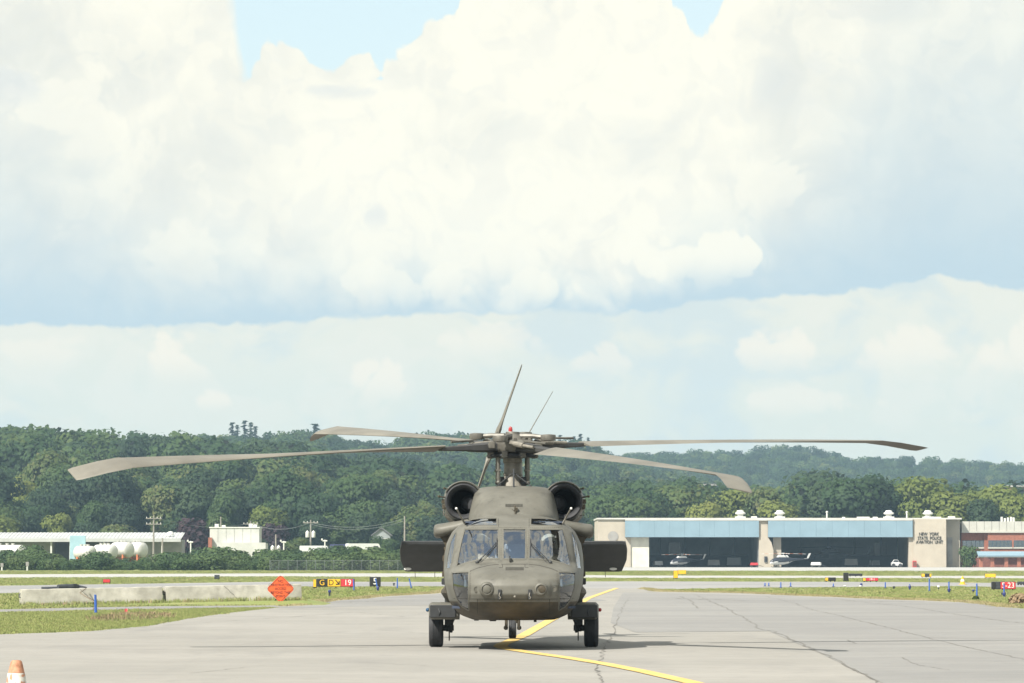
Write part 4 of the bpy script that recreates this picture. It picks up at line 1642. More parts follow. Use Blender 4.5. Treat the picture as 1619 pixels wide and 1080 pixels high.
# --- engines
for sx in (-1, 1):
    ex, ez = sx * .885, 2.545
    mb = MB()
    mb.lathe([(.30, -.10), (.325, -.06), (.335, 0), (.36, .35), (.38, 1.2), (.36, 2.2), (.27, 2.9)], (ex, .12, ez), 'Y', 32, cap=False)
    eng = obj('engine_cowling', mb, M_olive, heli, smooth=50)
    mb = MB()
    mb.lathe([(.318, .02), (.326, -.02), (.318, -.055), (.298, -.07), (.268, -.055), (.245, 0), (.225, .12), (.215, .5), (.21, .9), (.001, .9)], (ex, .02, ez), 'Y', 32, cap=False)
    obj('intake_lip', mb, M_rubber, eng, smooth=50)
    mb = MB()
    mb.ball((ex - sx * .10, .45, ez - .03), .15, 16, 10, sy=1.8)
    mb.box(ex - sx * .30, ex - sx * .08, .12, .6, ez - .16, ez + .10, bev=.04)
    obj('intake_bullet', mb, M_rubber, eng, smooth=40)
    mb = MB()                      # tan outer hood over the intake
    ring = []
    for i in range(19):
        a = R(28 + i * 7.2) if sx > 0 else R(180 - 28 - i * 7.2)
        c, s = math.cos(a), math.sin(a)
        ring.append([(ex + c * r, y, ez + s * r) for r, y in ((.322, .25), (.335, -.02), (.352, -.03), (.372, .25))])
    mb.loft(ring, closed=True)
    obj('intake_hood', mb, M_olive2, eng, smooth=40)
    mb = MB()                      # exhaust suppressor behind
    mb.loft([[(ex + sx * o + a * w, y, ez - .05 + b * h) for a, b in ((-1, -.7), (-.7, -1), (.7, -1), (1, -.7), (1, .7), (.7, 1), (-.7, 1), (-1, .7))]
             for (y, w, h, o) in ((2.4, .26, .28, 0), (3.1, .26, .3, .06), (3.9, .22, .26, .16))])
    obj('exhaust', mb, M_oldark, eng, smooth=30)
    for k, (zz, yy, l) in enumerate(((2.76, .1, .06), (2.62, .1, .09), (2.55, .15, .05), (2.46, .15, .05))):
        mb = MB()
        rx = sx * (.885 + math.sqrt(max(.35 ** 2 - (zz - ez) ** 2, 0)))
        if k < 2:
            mb.tube([(rx - sx * .04, yy, zz), (rx + sx * l, yy - .02, zz + .02)], .014, 6)
            mb.ball((rx + sx * l, yy - .02, zz + .02), .022, 8, 6)
        else:
            mb.box(rx - sx * .02, rx + sx * .035, yy - .04, yy + .04, zz - .04, zz + .04, bev=.006)
        obj('cowling_latch', mb, M_oldark, eng)
    mb = MB()
    mb.tube([(sx * 1.19, .15, 2.42), (sx * 1.235, .12, 2.41), (sx * 1.235, .12, 2.31), (sx * 1.16, .15, 2.30)], .009, 6)
    obj('grab_handle', mb, M_steel, eng)
    # stub fairing at the roof edge
    mb = MB()
    rings = []
    for (x, zc, h, y0, y1) in ((1.405, 2.03, .065, .0, .9), (1.395, 2.03, .10, -.06, 1.0), (1.36, 2.03, .125, -.10, 1.05), (1.25, 2.04, .130, -.13, 1.1), (1.05, 2.085, .12, -.20, 1.2), (.80, 2.16, .09, -.30, 1.3), (.6, 2.2, .06, -.3, 1.3)):
        c, hy = (y0 + y1) / 2, (y1 - y0) / 2
        rings.append([(sx * x, c + math.copysign(abs(math.cos(a)) ** .5, math.cos(a)) * hy, zc + math.copysign(abs(math.sin(a)) ** .7, math.sin(a)) * h) for a in [2 * math.pi * k / 24 for k in range(24)]])
    mb.loft(rings)
    obj('stub_fairing', mb, M_olive, heli, smooth=50)
    mb = MB()
    mb.loft([[(sx * x, y, z) for x, y in ((1.02, .0), (x1, .0), (x1, .6), (1.02, .6))] for (x1, z) in ((1.16, 1.62), (1.19, 1.75), (1.26, 1.88), (1.33, 1.97))])
    obj('fairing_support', mb, M_oldark, heli, smooth=30)

# --- landing gear
for sx in (-1, 1):
    mb = MB()
    rings = []
    for (y, k, zb, zt) in ((-1.02, .80, .56, .72), (-.98, .95, .52, .765), (-.85, 1, .49, .785), (.10, 1, .48, .785), (.5, .9, .55, .74)):
        x0, x1 = .95, .95 + (1.475 - .95) * k
        rings.append([(sx * x, y, z) for x, z in ((x0, zb), (x1 - .05, zb), (x1, zb + .05), (x1, zt - .04), (x1 - .04, zt), (x0, zt))])
    mb.loft(rings)
    gear = obj('gear_fairing', mb, M_olive2, heli, smooth=25)
    mb = MB()
    mb.box(sx * 1.0, sx * 1.452, -1.045, -.99, .525, .745, bev=.012)
    mb.tube([(sx * 1.30, -1.04, .56), (sx * 1.28, -1.06, .62), (sx * 1.30, -1.04, .68)], .012, 6)
    obj('step_plate', mb, M_black, gear)
    mb = MB()
    mb.ball((sx * 1.50, -.55, .655), .034, 12, 8)
    mb.tube([(sx * 1.46, -.55, .655), (sx * 1.52, -.55, .655)], .03, 8)
    obj('position_light', mb, M_bluelens if sx < 0 else M_redlens, gear, smooth=60)
    mb = MB()
    prof = [(.17, -.11), (.27, -.125), (.315, -.115), (.332, -.085), (.335, -.055)]
    for g in (-.045, -.015, .015, .045):
        prof += [(.336, g - .006), (.326, g - .005), (.326, g + .005), (.336, g + .006)]
    prof += [(.335, .055), (.332, .085), (.315, .115), (.27, .125), (.17, .11)]
    mb.lathe(prof, (sx * 1.36, 0, .333), 'X', 40)
    wh = obj('main_wheel', mb, M_rubber, heli, smooth=35)
    mb = MB()
    mb.lathe([(.16, -.115), (.17, -.09), (.17, .09), (.16, .115), (.05, .13), (.001, .13)], (sx * 1.36, 0, .333), 'X', 24)
    mb.lathe([(.055, min(-sx * .19, 0)), (.055, max(-sx * .19, 0))], (sx * 1.36, 0, .333), 'X', 16)
    obj('rim', mb, M_black, wh, smooth=35)
    mb = MB()
    mb.tube([(sx * 1.13, .02, .95), (sx * 1.13, .0, .42)], [.085, .075], 12)
    mb.tube([(sx * 1.13, .0, .42), (sx * 1.13, 0, .27)], .06, 12)
    mb.tube([(sx * 1.05, .0, .333), (sx * 1.25, 0, .333)], .05, 10)
    mb.box(sx * 1.06, sx * 1.21, -.08, .09, .36, .56, bev=.015)
    mb.box(sx * 1.07, sx * 1.12, -.10, -.02, .25, .40, bev=.01)
    obj('shock_strut', mb, M_black, heli, smooth=35)
    mb = MB()
    mb.tube([(sx * 1.13, -.03, .30), (sx * 1.13, -.03, .11)], .012, 6)
    mb.tube([(sx * 1.02, .9, .6), (sx * 1.13, .05, .36)], .04, 8)
    obj('brake_line', mb, M_steel, heli)
mb = MB()
prof = [(.09, -.06), (.16, -.075), (.195, -.06), (.2, -.025), (.193, -.02), (.193, .02), (.2, .025), (.195, .06), (.16, .075), (.09, .06)]
mb.lathe(prof, (-.02, 8.81, .20), 'X', 32)
tw = obj('tail_wheel', mb, M_rubber, heli, smooth=35)
mb = MB()
mb.lathe([(.09, -.065), (.09, .065)], (-.02, 8.81, .20), 'X', 16)
obj('rim', mb, M_black, tw)
mb = MB()
for sx in (-1, 1):
    mb.box(-.02 + sx * .12 - .03, -.02 + sx * .12 + .03, 8.68, 8.88, .17, .46, bev=.012)
    mb.ball((-.02 + sx * .13, 8.81, .21), .045, 8, 6)
mb.box(-.14, .10, 8.68, 8.88, .42, .50, bev=.03)
mb.tube([(-.02, 8.78, .48), (-.02, 8.75, 1.2)], .07, 12)
mb.tube([(.045, 8.70, .30), (.045, 8.68, .62)], .03, 8)
obj('tail_wheel_fork', mb, M_oldark, heli, smooth=30)
# belly antennas
mb = MB()
mb.box(-.42, -.30, -1.2, -.9, .465, .505, bev=.01)
mb.box(.35, .40, -.4, -.2, .44, .505)
mb.box(-.70, -.62, .8, 1.0, .45, .505)
obj('belly_antenna', mb, M_black, heli)

# --- tail pylon, stabilator, tail rotor
mb = MB()
mb.loft([[(x * w, y0 + (y1 - y0) * k, z) for x, k in ((0, 0), (.6, .12), (1, .35), (.6, .75), (0, 1), (-.6, .75), (-1, .35), (-.6, .12))]
         for (z, y0, y1, w) in ((1.7, 9.0, 10.9, .24), (2.2, 9.5, 11.05, .22), (3.0, 10.1, 11.3, .19), (3.75, 10.55, 11.5, .16), (3.88, 10.7, 11.45, .08))])
obj('tail_pylon', mb, M_olive2, heli, smooth=35)
mb = MB()
sx0 = 2.20
for sx in (-1, 1):
    rings = []
    for (x, k) in ((.12, 1), (1.2, 1), (sx0 - .08, 1), (sx0 - .01, .97), (sx0, .90)):
        y0, z0, y1, z1 = 9.80, 1.875, 10.68, 1.295
        ym, zm = (y0 + y1) / 2, (z0 + z1) / 2
        pr = []
        d = Vector((0, y1 - y0, z1 - z0))
        n_ = Vector((0, -(z1 - z0), (y1 - y0))).normalized()
        for t, h in ((0, 0), (.03, .045), (.25, .075), (.6, .05), (1, .008), (1, -.008), (.6, -.035), (.25, -.05), (.03, -.035)):
            bow = (.06 * (1 - (2 * t - 1) ** 2)) if x > 2 else 0
            p = Vector((0, y0, z0)) + d * (.5 + (t - .5) * k) + n_ * h * (1 if k > .95 else .3)
            pr.append((sx * (x + bow - (.05 * t if x > 2 else 0)), p.y, p.z))
        rings.append(pr)
    mb.loft(rings)
stab = obj('stabilator', mb, M_black, heli, smooth=30)  # shade of the underside put into the black colour
for px in (644.8, 969.3):
    x_, z_ = nz(px, 899.6, 10.55)
    mb = MB()
    mb.lathe([(.001, -.012), (.07, -.010), (.075, 0), (.001, .0)], (0, 0, 0), 'Y', 18)
    lens = obj('stabilator_light', mb, M_white, stab, smooth=40, loc=(x_, 10.495, z_))
    lens.scale = (1, 1, .36)
    lens.rotation_euler = (R(-10), 0, 0)
mb = MB()
for px in (656.5, 687.5, 957):
    x_, z_ = nz(px, 905, 10.68)
    mb.tube([(x_, 10.66, 1.31), (x_, 10.72, 1.18)], .006, 5)
obj('static_wick', mb, M_grey, stab)
# tail rotor: four blades on a canted hub
TR = Vector((-.39, 11.1, 3.82))
cant = R(19.4)
upv, aft = Vector((math.sin(cant), 0, math.cos(cant))), Vector((0, 1, 0))
nrm = upv.cross(aft)
mb = MB()
mb.tube([TR - nrm * -.20, TR + nrm * -.10 * 0], .07, 10)
mb.tube([Vector((0, 11.05, 3.55)), TR], .12, 12)
mb.tube([TR + nrm * .06, TR - nrm * .06], .2, 14)
trh = obj('tail_rotor_hub', mb, M_grey, heli, smooth=35)
for k in range(4):
    a = R(4 + 90 * k)
    d = upv * math.cos(a) + aft * math.sin(a)
    c = upv * -math.sin(a) + aft * math.cos(a)
    rings = []
    for (r, ch, th, tw_) in ((.10, .10, .05, 8), (.32, .12, .055, 8), (.40, .20, .04, 8), (.55, .25, .028, 6), (1.2, .25, .020, 2), (1.62, .245, .014, -2), (1.68, .20, .006, -2)):
        cc = c * math.cos(R(tw_)) + nrm * math.sin(R(tw_))
        tn = cc.cross(d).normalized()
        rings.append([TR + d * r + cc * ch * u + tn * th * v for u, v in ((-.5, 0), (-.25, .8), (.1, 1), (.4, .7), (.5, 0), (.4, -.7), (.1, -1), (-.25, -.8))])
    mb = MB()
    mb.loft(rings)
    obj('tail_rotor_blade', mb, M_bladeed if k % 2 else M_blade, heli, smooth=35)
mb = MB()
mb.tube([(.05, 10.9, 3.7), (.27, 10.9, 3.97), (.78, 10.9, 4.86)], [.016, .012, .006], 6)
obj('whip_antenna', mb, M_grey, heli)
mb = MB()
mb.lathe([(.085, 3.86), (.085, 3.97), (.06, 3.98), (.06, 4.03)], (-.06, 10.95, 0), 'Z', 14)
bc = obj('beacon', mb, M_grey, heli, smooth=35)
mb = MB()
mb.lathe([(.040, 4.06), (.042, 4.10), (.036, 4.14), (.02, 4.16), (.001, 4.165)], (-.06, 10.95, 0), 'Z', 14)
obj('beacon_lens', mb, M_redlens, bc, smooth=60)
mb = MB()
mb.lathe([(.050, 4.025), (.044, 4.065)], (-.06, 10.95, 0), 'Z', 14)
obj('beacon_ring', mb, M_white, bc)

# --- main rotor
HUB = Vector((-.02, 1.12, 3.56))
TILT = math.tan(R(4.9))
mb = MB()
mb.lathe([(.23, 2.78), (.22, 2.86), (.165, 2.95), (.16, 3.02), (.17, 3.03), (.17, 3.06), (.155, 3.07), (.15, 3.24), (.17, 3.26), (.17, 3.36)], (HUB.x, HUB.y, 0), 'Z', 24)
obj('rotor_mast', mb, M_steel, heli, smooth=35)
mb = MB()
for a in (35, 145, 215, 325):
    x, y = HUB.x + .24 * math.cos(R(a)), HUB.y + .24 * math.sin(R(a))
    mb.box(x - .05, x + .05, y - .05, y + .05, 2.78, 3.0, bev=.01)
obj('servo', mb, M_black, heli)
mb = MB()
mb.lathe([(.18, 3.33), (.44, 3.345), (.47, 3.37), (.44, 3.40), (.30, 3.43), (.2, 3.44)], (HUB.x, HUB.y, 0), 'Z', 28)
obj('swashplate', mb, M_black, heli, smooth=35)
mb = MB()
for k in range(8):
    a = R(26 + 45 * k)
    x, y = HUB.x + .42 * math.cos(a), HUB.y + .42 * math.sin(a)
    mb.box(x - .055, x + .055, y - .055, y + .055, 3.33, 3.45, bev=.012)
obj('swashplate_lug', mb, M_grey, heli)
mb = MB()
mb.lathe([(.20, -.16), (.36, -.13), (.40, -.06), (.40, .05), (.34, .09), (.22, .10), (.18, .16), (.13, .20), (.12, .24), (.001, .25)], HUB, 'Z', 28)
for k in range(12):
    a = R(30 * k + 8)
    x, y = HUB.x + .33 * math.cos(a), HUB.y + .33 * math.sin(a)
    mb.box(x - .03, x + .03, y - .03, y + .03, HUB.z - .02, HUB.z + .13, bev=.008)
obj('rotor_hub', mb, M_grey, heli, smooth=35)
mb = MB()
for k in range(4):
    a = R(71 + 90 * k)
    c, s = math.cos(a), math.sin(a)
    p0 = HUB + Vector((c * .15, s * .15, .16))
    p1 = HUB + Vector((c * .62, s * .62, .15 + TILT * s * .6))
    mb.tube([p0, (p0 + p1) / 2 + Vector((0, 0, .015)), p1], [.06, .045, .04], 8)
    mb.lathe([(.05, -.06), (.13, -.05), (.14, 0), (.13, .05), (.05, .06)], p1 + Vector((c * .05, s * .05, 0)), 'Z', 16)
obj('vibration_absorber', mb, M_grey, heli, smooth=35)
for k in range(4):
    a = R(48 + 90 * k)
    x, y = HUB.x + .37 * math.cos(a), HUB.y + .37 * math.sin(a)
    mb = MB()
    mb.tube([(x, y, 2.88), (x, y, 2.97), (x, y, 3.40)], [.022, .03, .03], 8)
    mb.ball((x, y, 2.90), .04, 8, 6)
    mb.box(x - .045, x + .045, y - .03, y + .03, 3.10, 3.13)
    obj('pitch_link', mb, M_grey, heli, smooth=35)
for (psi, pit0, pit1) in ((206, 15, -17), (120, 6, -15), (300, 10, -11), (26, 5, -7)):
    ps = R(psi)
    u = Vector((math.cos(ps), math.sin(ps), 0))
    ld = Vector((-math.sin(ps), math.cos(ps), 0))          # direction of travel: leading edge

    def sta(r, sweep=0.0, dz=0.0):
        z = u.y * r * TILT - .17 * (r / 8.18) ** 2 + dz
        return HUB + u * r + Vector((0, 0, z)) - ld * sweep

    def sec(r, ch, th, pit, sweep=0.0, dz=0.0, le=.28):
        c0 = sta(r, sweep, dz)
        cd = (ld + Vector((0, 0, ld.y * TILT))).normalized()
        up_ = Vector((0, 0, 1))
        cd, up_ = cd * math.cos(R(pit)) + up_ * math.sin(R(pit)), up_ * math.cos(R(pit)) - cd * math.sin(R(pit))
        pr = []
        for t, h in ((0, 0), (.03, .45), (.12, .85), (.3, 1), (.6, .65), (.97, .06), (1, 0), (.97, -.04), (.6, -.35), (.3, -.55), (.12, -.5), (.03, -.3)):
            pr.append(c0 + cd * ch * (le - t) + up_ * h * th)
        return pr
    tw = lambda r: pit0 + (pit1 - pit0) * min(1, max(0, (r - 1.3) / 6.2))
    mb = MB()
    mb.loft([sec(r, .53, .035, tw(r)) for r in (1.38, 1.7, 2.2, 2.8, 3.4, 4.0, 4.6, 5.4, 6.2, 6.9, 7.3)])
    bl = obj('rotor_blade', mb, M_blade, heli, smooth=35)
    mb = MB()
    mb.loft([sec(7.3, .53, .035, tw(7.3)), sec(7.36, .56, .035, tw(7.3) - 1, .01, -.005), sec(7.7, .55, .03, tw(7.3) - 2, .13, -.05), sec(8.1, .53, .024, tw(7.3) - 3, .30, -.13), sec(8.18, .47, .012, tw(7.3) - 3, .36, -.145)])
    obj('tip_cap', mb, M_blade, bl, smooth=35)
    mb = MB()
    for (r0, r1, w0, w1, h0, h1) in ((.30, .85, .15, .12, .10, .07), (.85, 1.42, .12, .09, .06, .035)):
        rings = []
        for (r, w, h) in ((r0, w0, h0), ((r0 + r1) / 2, (w0 + w1) / 2, (h0 + h1) / 2), (r1, w1, h1)):
            c0 = sta(r, 0, -.02)
            rings.append([c0 + ld * w * a + Vector((0, 0, h * b)) for a, b in ((-1, -.6), (-.6, -1), (.6, -1), (1, -.6), (1, .6), (.6, 1), (-.6, 1), (-1, .6))])
        mb.loft(rings)
    obj('blade_cuff', mb, M_bladeed, bl, smooth=30)
    mb = MB()
    a0, b0 = sta(.34, .22, .05), sta(1.0, .15, .02)
    mb.tube([a0, a0 + (b0 - a0) * .55], .05, 10)
    mb.tube([a0, b0], .028, 8)
    obj('damper', mb, M_steel, bl, smooth=35)
    mb = MB()
    a0 = sta(.52, -.24, .02)
    mb.tube([sta(.5, 0, 0), a0], .045, 8)
    mb.box(a0.x - .06, a0.x + .06, a0.y - .06, a0.y + .06, a0.z - .07, a0.z + .06, bev=.015)
    obj('pitch_horn', mb, M_grey, bl, smooth=35)
    mb = MB()
    mb.tube([sta(.7, .16, .11), sta(1.2, .02, .10)], .02, 6)
    obj('hydraulic_line', mb, M_grey, bl, smooth=35)


# ------------------------------------------------------------------ the two pilots
def skin_mesh(name, verts, edges, rad, root=0, lvl=2):
    me = bpy.data.meshes.new(name)
    me.from_pydata(verts, edges, [])
    o = bpy.data.objects.new(name, me)
    C.objects.link(o)
    sk = o.modifiers.new('s', 'SKIN')
    for i, r in enumerate(rad):
        me.skin_vertices[0].data[i].radius = (r if isinstance(r, tuple) else (r, r))
    me.skin_vertices[0].data[root].use_root = True
    sb = o.modifiers.new('u', 'SUBSURF')
    sb.levels = lvl
    sb.render_levels = lvl
    dg = bpy.context.evaluated_depsgraph_get()
    dg.update()
    out = bpy.data.meshes.new_from_object(o.evaluated_get(dg))
    bpy.data.objects.remove(o)
    out.polygons.foreach_set('use_smooth', [True] * len(out.polygons))
    return out


def pilot(x, label, turn):
    t = thing('person', label, 'person', (HX + x, HY - 1.66, 1.03), 0)
    # local: +z up, -y forward (towards the nose)
    V_ = [(0, 0, .06), (0, .03, .25), (0, .04, .42), (0, .05, .53), (0, .03, .62),                       # pelvis .. neck
          (.17, .04, .50), (.27, -.06, .33), (.24, -.28, .22), (-.17, .04, .50), (-.27, -.06, .33), (-.24, -.28, .22),
          (.10, -.06, .05), (.14, -.42, .10), (.15, -.50, -.24), (-.10, -.06, .05), (-.14, -.42, .10), (-.15, -.50, -.24),
          (.15, -.60, -.27), (-.15, -.60, -.27), (.23, -.33, .22), (-.23, -.33, .22)]
    E_ = [(0, 1), (1, 2), (2, 3), (3, 4), (3, 5), (5, 6), (6, 7), (3, 8), (8, 9), (9, 10), (0, 11), (11, 12), (12, 13), (0, 14), (14, 15), (15, 16), (13, 17), (16, 18), (7, 19), (10, 20)]
    r_ = [(.15, .12), (.15, .11), (.17, .12), (.13, .09), .055, .075, .055, .042, .075, .055, .042, .085, .065, .05, .085, .065, .05, .05, .05, .032, .032]
    me = skin_mesh('flight_suit', V_, E_, r_)
    me.materials.clear()
    me.materials.append(M_camo)
    obj('flight_suit', me, None, t)
    for sx in (-1, 1):           # gloved hands closed round the grips
        mb = MB()
        w = Vector((sx * .23, -.34, .22))
        mb.loft([[w + Vector((sx * a, dy, b)) for a, b in ((-.035, -.012), (.035, -.012), (.038, .012), (-.035, .012))] for dy in (0, -.04, -.085)])
        for f, (ox, ln) in enumerate(((-.030, .07), (-.010, .08), (.010, .076), (.029, .06))):
            b = w + Vector((ox, -.083, 0))
            mb.tube([b, b + Vector((0, -ln * .45, -.008)), b + Vector((0, -ln * .6, -.035)), b + Vector((0, -ln * .25, -.055))], [.010, .0095, .009, .007], 6)
        b = w + Vector((-sx * .034, -.03, 0))
        mb.tube([b, b + Vector((-sx * .025, -.03, -.01)), b + Vector((-sx * .012, -.06, -.03))], [.011, .010, .008], 6)
        obj('hand', mb, M_skin, t, smooth=50)
    hd = MB()
    hd.ball((0, 0, .0), .095, 16, 12, sy=1.1, sz=1.28)
    hd.loft([[(a, -.095 - d, z) for a, d in ((-.013 * k, 0), (0, .022 * k), (.013 * k, 0))] + [(0, -.07, z)] for z, k in ((.03, .5), (0, .8), (-.025, 1.3), (-.035, .8))])
    for sx in (-1, 1):
        hd.ball((sx * .035, -.093, .03), .014, 8, 6)
        hd.ball((sx * .098, .01, .0), .03, 8, 6, sx=.4)
    hd.box(-.026, .026, -.106, -.09, -.068, -.060)
    h_ = obj('head', hd, M_skin, t, smooth=60, loc=(0, .0, .76), rot=(0, 0, turn))
    mb = MB()
    prof = []
    for i in range(15):
        a = math.pi * (.5 - i / 14 * .62)
        prof.append((.145 * math.cos(a) + 1e-5, .15 * math.sin(a)))
    mb.lathe(prof, (0, .018, .035), 'Z', 24)
    for sx in (-1, 1):
        mb.ball((sx * .125, .02, -.03), .055, 10, 8, sx=.5)
    obj('helmet', mb, M_helmet, h_, smooth=60)
    mb = MB()
    rings = []
    for i in range(15):
        a = R(200 + 140 * i / 14)
        rings.append([(math.cos(a) * r, math.sin(a) * r + .012, z) for r, z in ((.146, .065), (.152, .03), (.142, -.035), (.136, -.03), (.14, .06))])
    mb.loft(rings)
    obj('visor', mb, M_visor, h_, smooth=60)
    mb = MB()
    mb.tube([(.12, -.02, -.05), (.09, -.11, -.075), (.03, -.135, -.07)], .008, 6)
    mb.ball((.02, -.135, -.07), .018, 8, 6)
    obj('microphone', mb, M_black, h_)
    mb = MB()
    for sx in (-1, 1):
        mb.tube([(sx * .09, .10, .50), (sx * .10, -.02, .52), (sx * .09, -.10, .40), (sx * .05, -.10, .2)], .022, 6)
    mb.box(-.13, .13, -.14, -.09, .18, .36, bev=.02)
    obj('harness', mb, M_oldark, t, smooth=30)
    return t


pilot(-.56, 'helmeted pilot in camouflage behind the windscreen at the left of the picture', R(10))
pilot(.60, 'helmeted pilot with pale helmet behind the right-hand windscreen of the helicopter', R(-20))
# ================================================================== things on the near airfield
M_barrier = mat('barrier_concrete', (.34, .325, .28), .9, var=.14, scale=2.2, bump=.3, bscale=14, col2=(.40, .385, .335))
M_orange = mat('orange_sign_sheet', (.75, .11, .025), .5, var=.06, scale=5)
M_sblack = mat('sign_black', (.016, .016, .016), .5, var=.1)
M_syellow = mat('sign_yellow', (.72, .42, .02), .5, var=.08)
M_sred = mat('sign_red', (.50, .035, .045), .5, var=.12)
M_swhite = mat('sign_white', (.75, .75, .72), .5, var=.05)
M_blue = mat('blue_marker_plastic', (.035, .11, .42), .5, var=.15)
M_dblue = mat('dark_blue_lamp', (.02, .03, .14), .35, var=.15)
M_pink = mat('pink_flag_cloth', (.80, .10, .12), .8, var=.1)
M_conew = mat('dirty_white_sleeve', (.56, .54, .48), .6, var=.25, scale=9)
M_coneo = mat('faded_orange_rubber', (.40, .17, .085), .75, var=.3, scale=10, col2=(.46, .23, .14))
M_dgrey = mat('dark_grey_rubber', (.035, .04, .05), .75, var=.3, scale=6)
M_wood = mat('weathered_wood', (.20, .155, .11), .85, var=.25, scale=4)


def text(name, body, size, m, parent, loc, rot=(math.pi / 2, 0, 0), depth=.006, sx=1.0, align='CENTER'):
    cu = bpy.data.curves.new(name, 'FONT')
    cu.body = body
    cu.size = size
    cu.align_x = align
    cu.align_y = 'CENTER'
    cu.extrude = depth / 2
    cu.space_line = .95
    to = bpy.data.objects.new(name, cu)
    C.objects.link(to)
    dg = bpy.context.evaluated_depsgraph_get()
    dg.update()
    me = bpy.data.meshes.new_from_object(to.evaluated_get(dg))
    bpy.data.objects.remove(to)
    me.materials.clear()
    me.materials.append(m)
    o = obj(name, me, None, parent, loc=loc, rot=rot)
    o.scale = (sx, 1, 1)
    return o


# ---- concrete barriers: low profile blocks with tapered faces
def barrier(p0, p1, h, label, seed):
    a, b = Vector((p0[0], p0[1], bank(*p0))), Vector((p1[0], p1[1], bank(*p1)))
    L_ = (b - a).length
    t = thing('concrete_barrier', label, 'barrier', (a + b) / 2 + Vector((0, 0, -.02)), math.atan2(b.y - a.y, b.x - a.x), 'low concrete barriers end to end')
    t.rotation_euler[1] = -math.asin((b.z - a.z) / L_)
    rnd = random.Random(seed)
    mb = MB()
    rings = []
    n = 26
    for i in range(n + 1):
        x = -L_ / 2 + L_ * i / n
        k = .985 if i in (0, n) else 1
        j = [rnd.uniform(-.006, .006) for _ in range(6)]
        rings.append([(x, y * k + j[q % 6], z + (j[4] if z > .3 else 0)) for q, (y, z) in enumerate(((-.30, 0), (-.30, .10), (-.235, h - .02), (-.215, h), (.215, h), (.235, h - .02), (.30, .10), (.30, 0)))])
    mb.loft(rings)
    obj('barrier_block', mb, M_barrier, t, smooth=30)
    mb = MB()
    x = rnd.uniform(-.2, .3) * L_
    path = []
    for i in range(9):
        z = h - .02 - (h - .12) * i / 8
        y = -.235 - .065 * (h - .02 - z) / (h - .12)
        path.append((x + .45 * i / 8 + rnd.uniform(-.03, .03), y - .003, z))
    mb.tube(path, .006, 4)
    obj('hairline_crack', mb, M_seam, t)
    for sx in (-1, 1):
        mb = MB()
        mb.tube([(sx * (L_ / 2 - .005), 0, h * .72), (sx * (L_ / 2 + .05), 0, h * .72), (sx * (L_ / 2 + .05), 0, h * .5), (sx * (L_ / 2 - .005), 0, h * .5)], .018, 6)
        obj('lifting_loop', mb, M_dgrey, t)
    mb = MB()
    for k in range(3):
        xx = -L_ / 2 + L_ * (k + .5) / 3
        mb.box(xx - .18, xx + .18, -.304, -.20, .0, .055)
    obj('drain_slot', mb, M_seam, t)
    return t


by = lambda px, Y: ((px - 809.5) / FPX * Y, Y)
bl0, bl1 = by(34, 162.0), by(255.5, 163.2)
barrier(bl0, bl1, .535, 'long low concrete barrier with a dark bundle lying on top', 1)
br0, br1 = by(261, 163.3), by(474.5, 164.6)
barrier(br0, br1, .535, 'low concrete barrier behind the orange diamond sign', 2)

# dark sleeve bundle on the left barrier, cord hanging down
bd = (Vector(bl1) - Vector(bl0))
f0 = (75 - 34) / 221.0
q = Vector(bl0) + bd * .33
ang = math.atan2(bd.y, bd.x)
t = thing('rubber_bundle', 'dark rolled rubber bundle lying on top of the left concrete barrier', 'bundle', (q.x, q.y, .513 + bank(*q)), ang)
t.rotation_euler[1] = -R(1.1)
bx = 1.0 / math.cos(ang)
mb = MB()
rings = []
for (x, w, h) in ((-.55, .13, .11), (-.5, .17, .14), (.0, .18, .15), (.5, .17, .14), (.62, .12, .12)):
    rings.append([(x * .62, y * w, max(0, z * h)) for y, z in ((-1, 0), (-1, .6), (-.7, 1), (.7, 1), (1, .6), (1, 0))])
mb.loft(rings)
mb.box(-.32, .34, -.205, -.165, .03, .12, bev=.01)
obj('sleeve', mb, M_dgrey, t, smooth=30)
mb = MB()
mb.loft([[(x, y * .14, max(0, z * .075)) for y, z in ((-1, 0), (-1, .6), (-.7, 1), (.7, 1), (1, .6), (1, 0))] for x in (-.86, -.84, -.45, -.30)])
obj('flat_strip', mb, M_dgrey, t, smooth=30)
mb = MB()
for x in (.18, .23, .28):
    mb.box(x, x + .014, -.215, .19, .0, .155)
obj('binding_band', mb, M_sblack, t)
mb = MB()
mb.tube([(.34, -.05, .07), (.50, -.1, .05), (.62, -.2, .025)], [.05, .035, .02], 6)
obj('loose_end', mb, M_dgrey, t, smooth=30)
pt = at(137.5, 930.5, q.y)
mb = MB()
g0 = gx(146.5, 966)
mb.tube([(pt.x, pt.y - .2, pt.z), (pt.x + .05, pt.y - 3, pt.z - .12), (g0[0] - .03, g0[1] + 2, .20), (g0[0], g0[1], -.01)], .018, 6)
tag(obj('cord', mb, M_wood, None), 'thin cord slanting from the left barrier down into the grass', 'cord')

# ---- orange diamond sign
sy = 161.7
sc_ = at(444, 931, sy)
t = thing('construction_sign', 'orange diamond sign with black lettering in front of the right barrier', 'sign', (sc_.x, sy, 0))
hd = .475
zc = sc_.z
mb = MB()


def diamond(k, y0, y1):
    c = .05 * k
    d = hd * k
    mb.prism([(-c, zc - d + c), (c, zc - d + c), (d - c, zc - c), (d - c, zc + c), (c, zc + d - c), (-c, zc + d - c), (-d + c, zc + c), (-d + c, zc - c)][0:8], y0, y1)


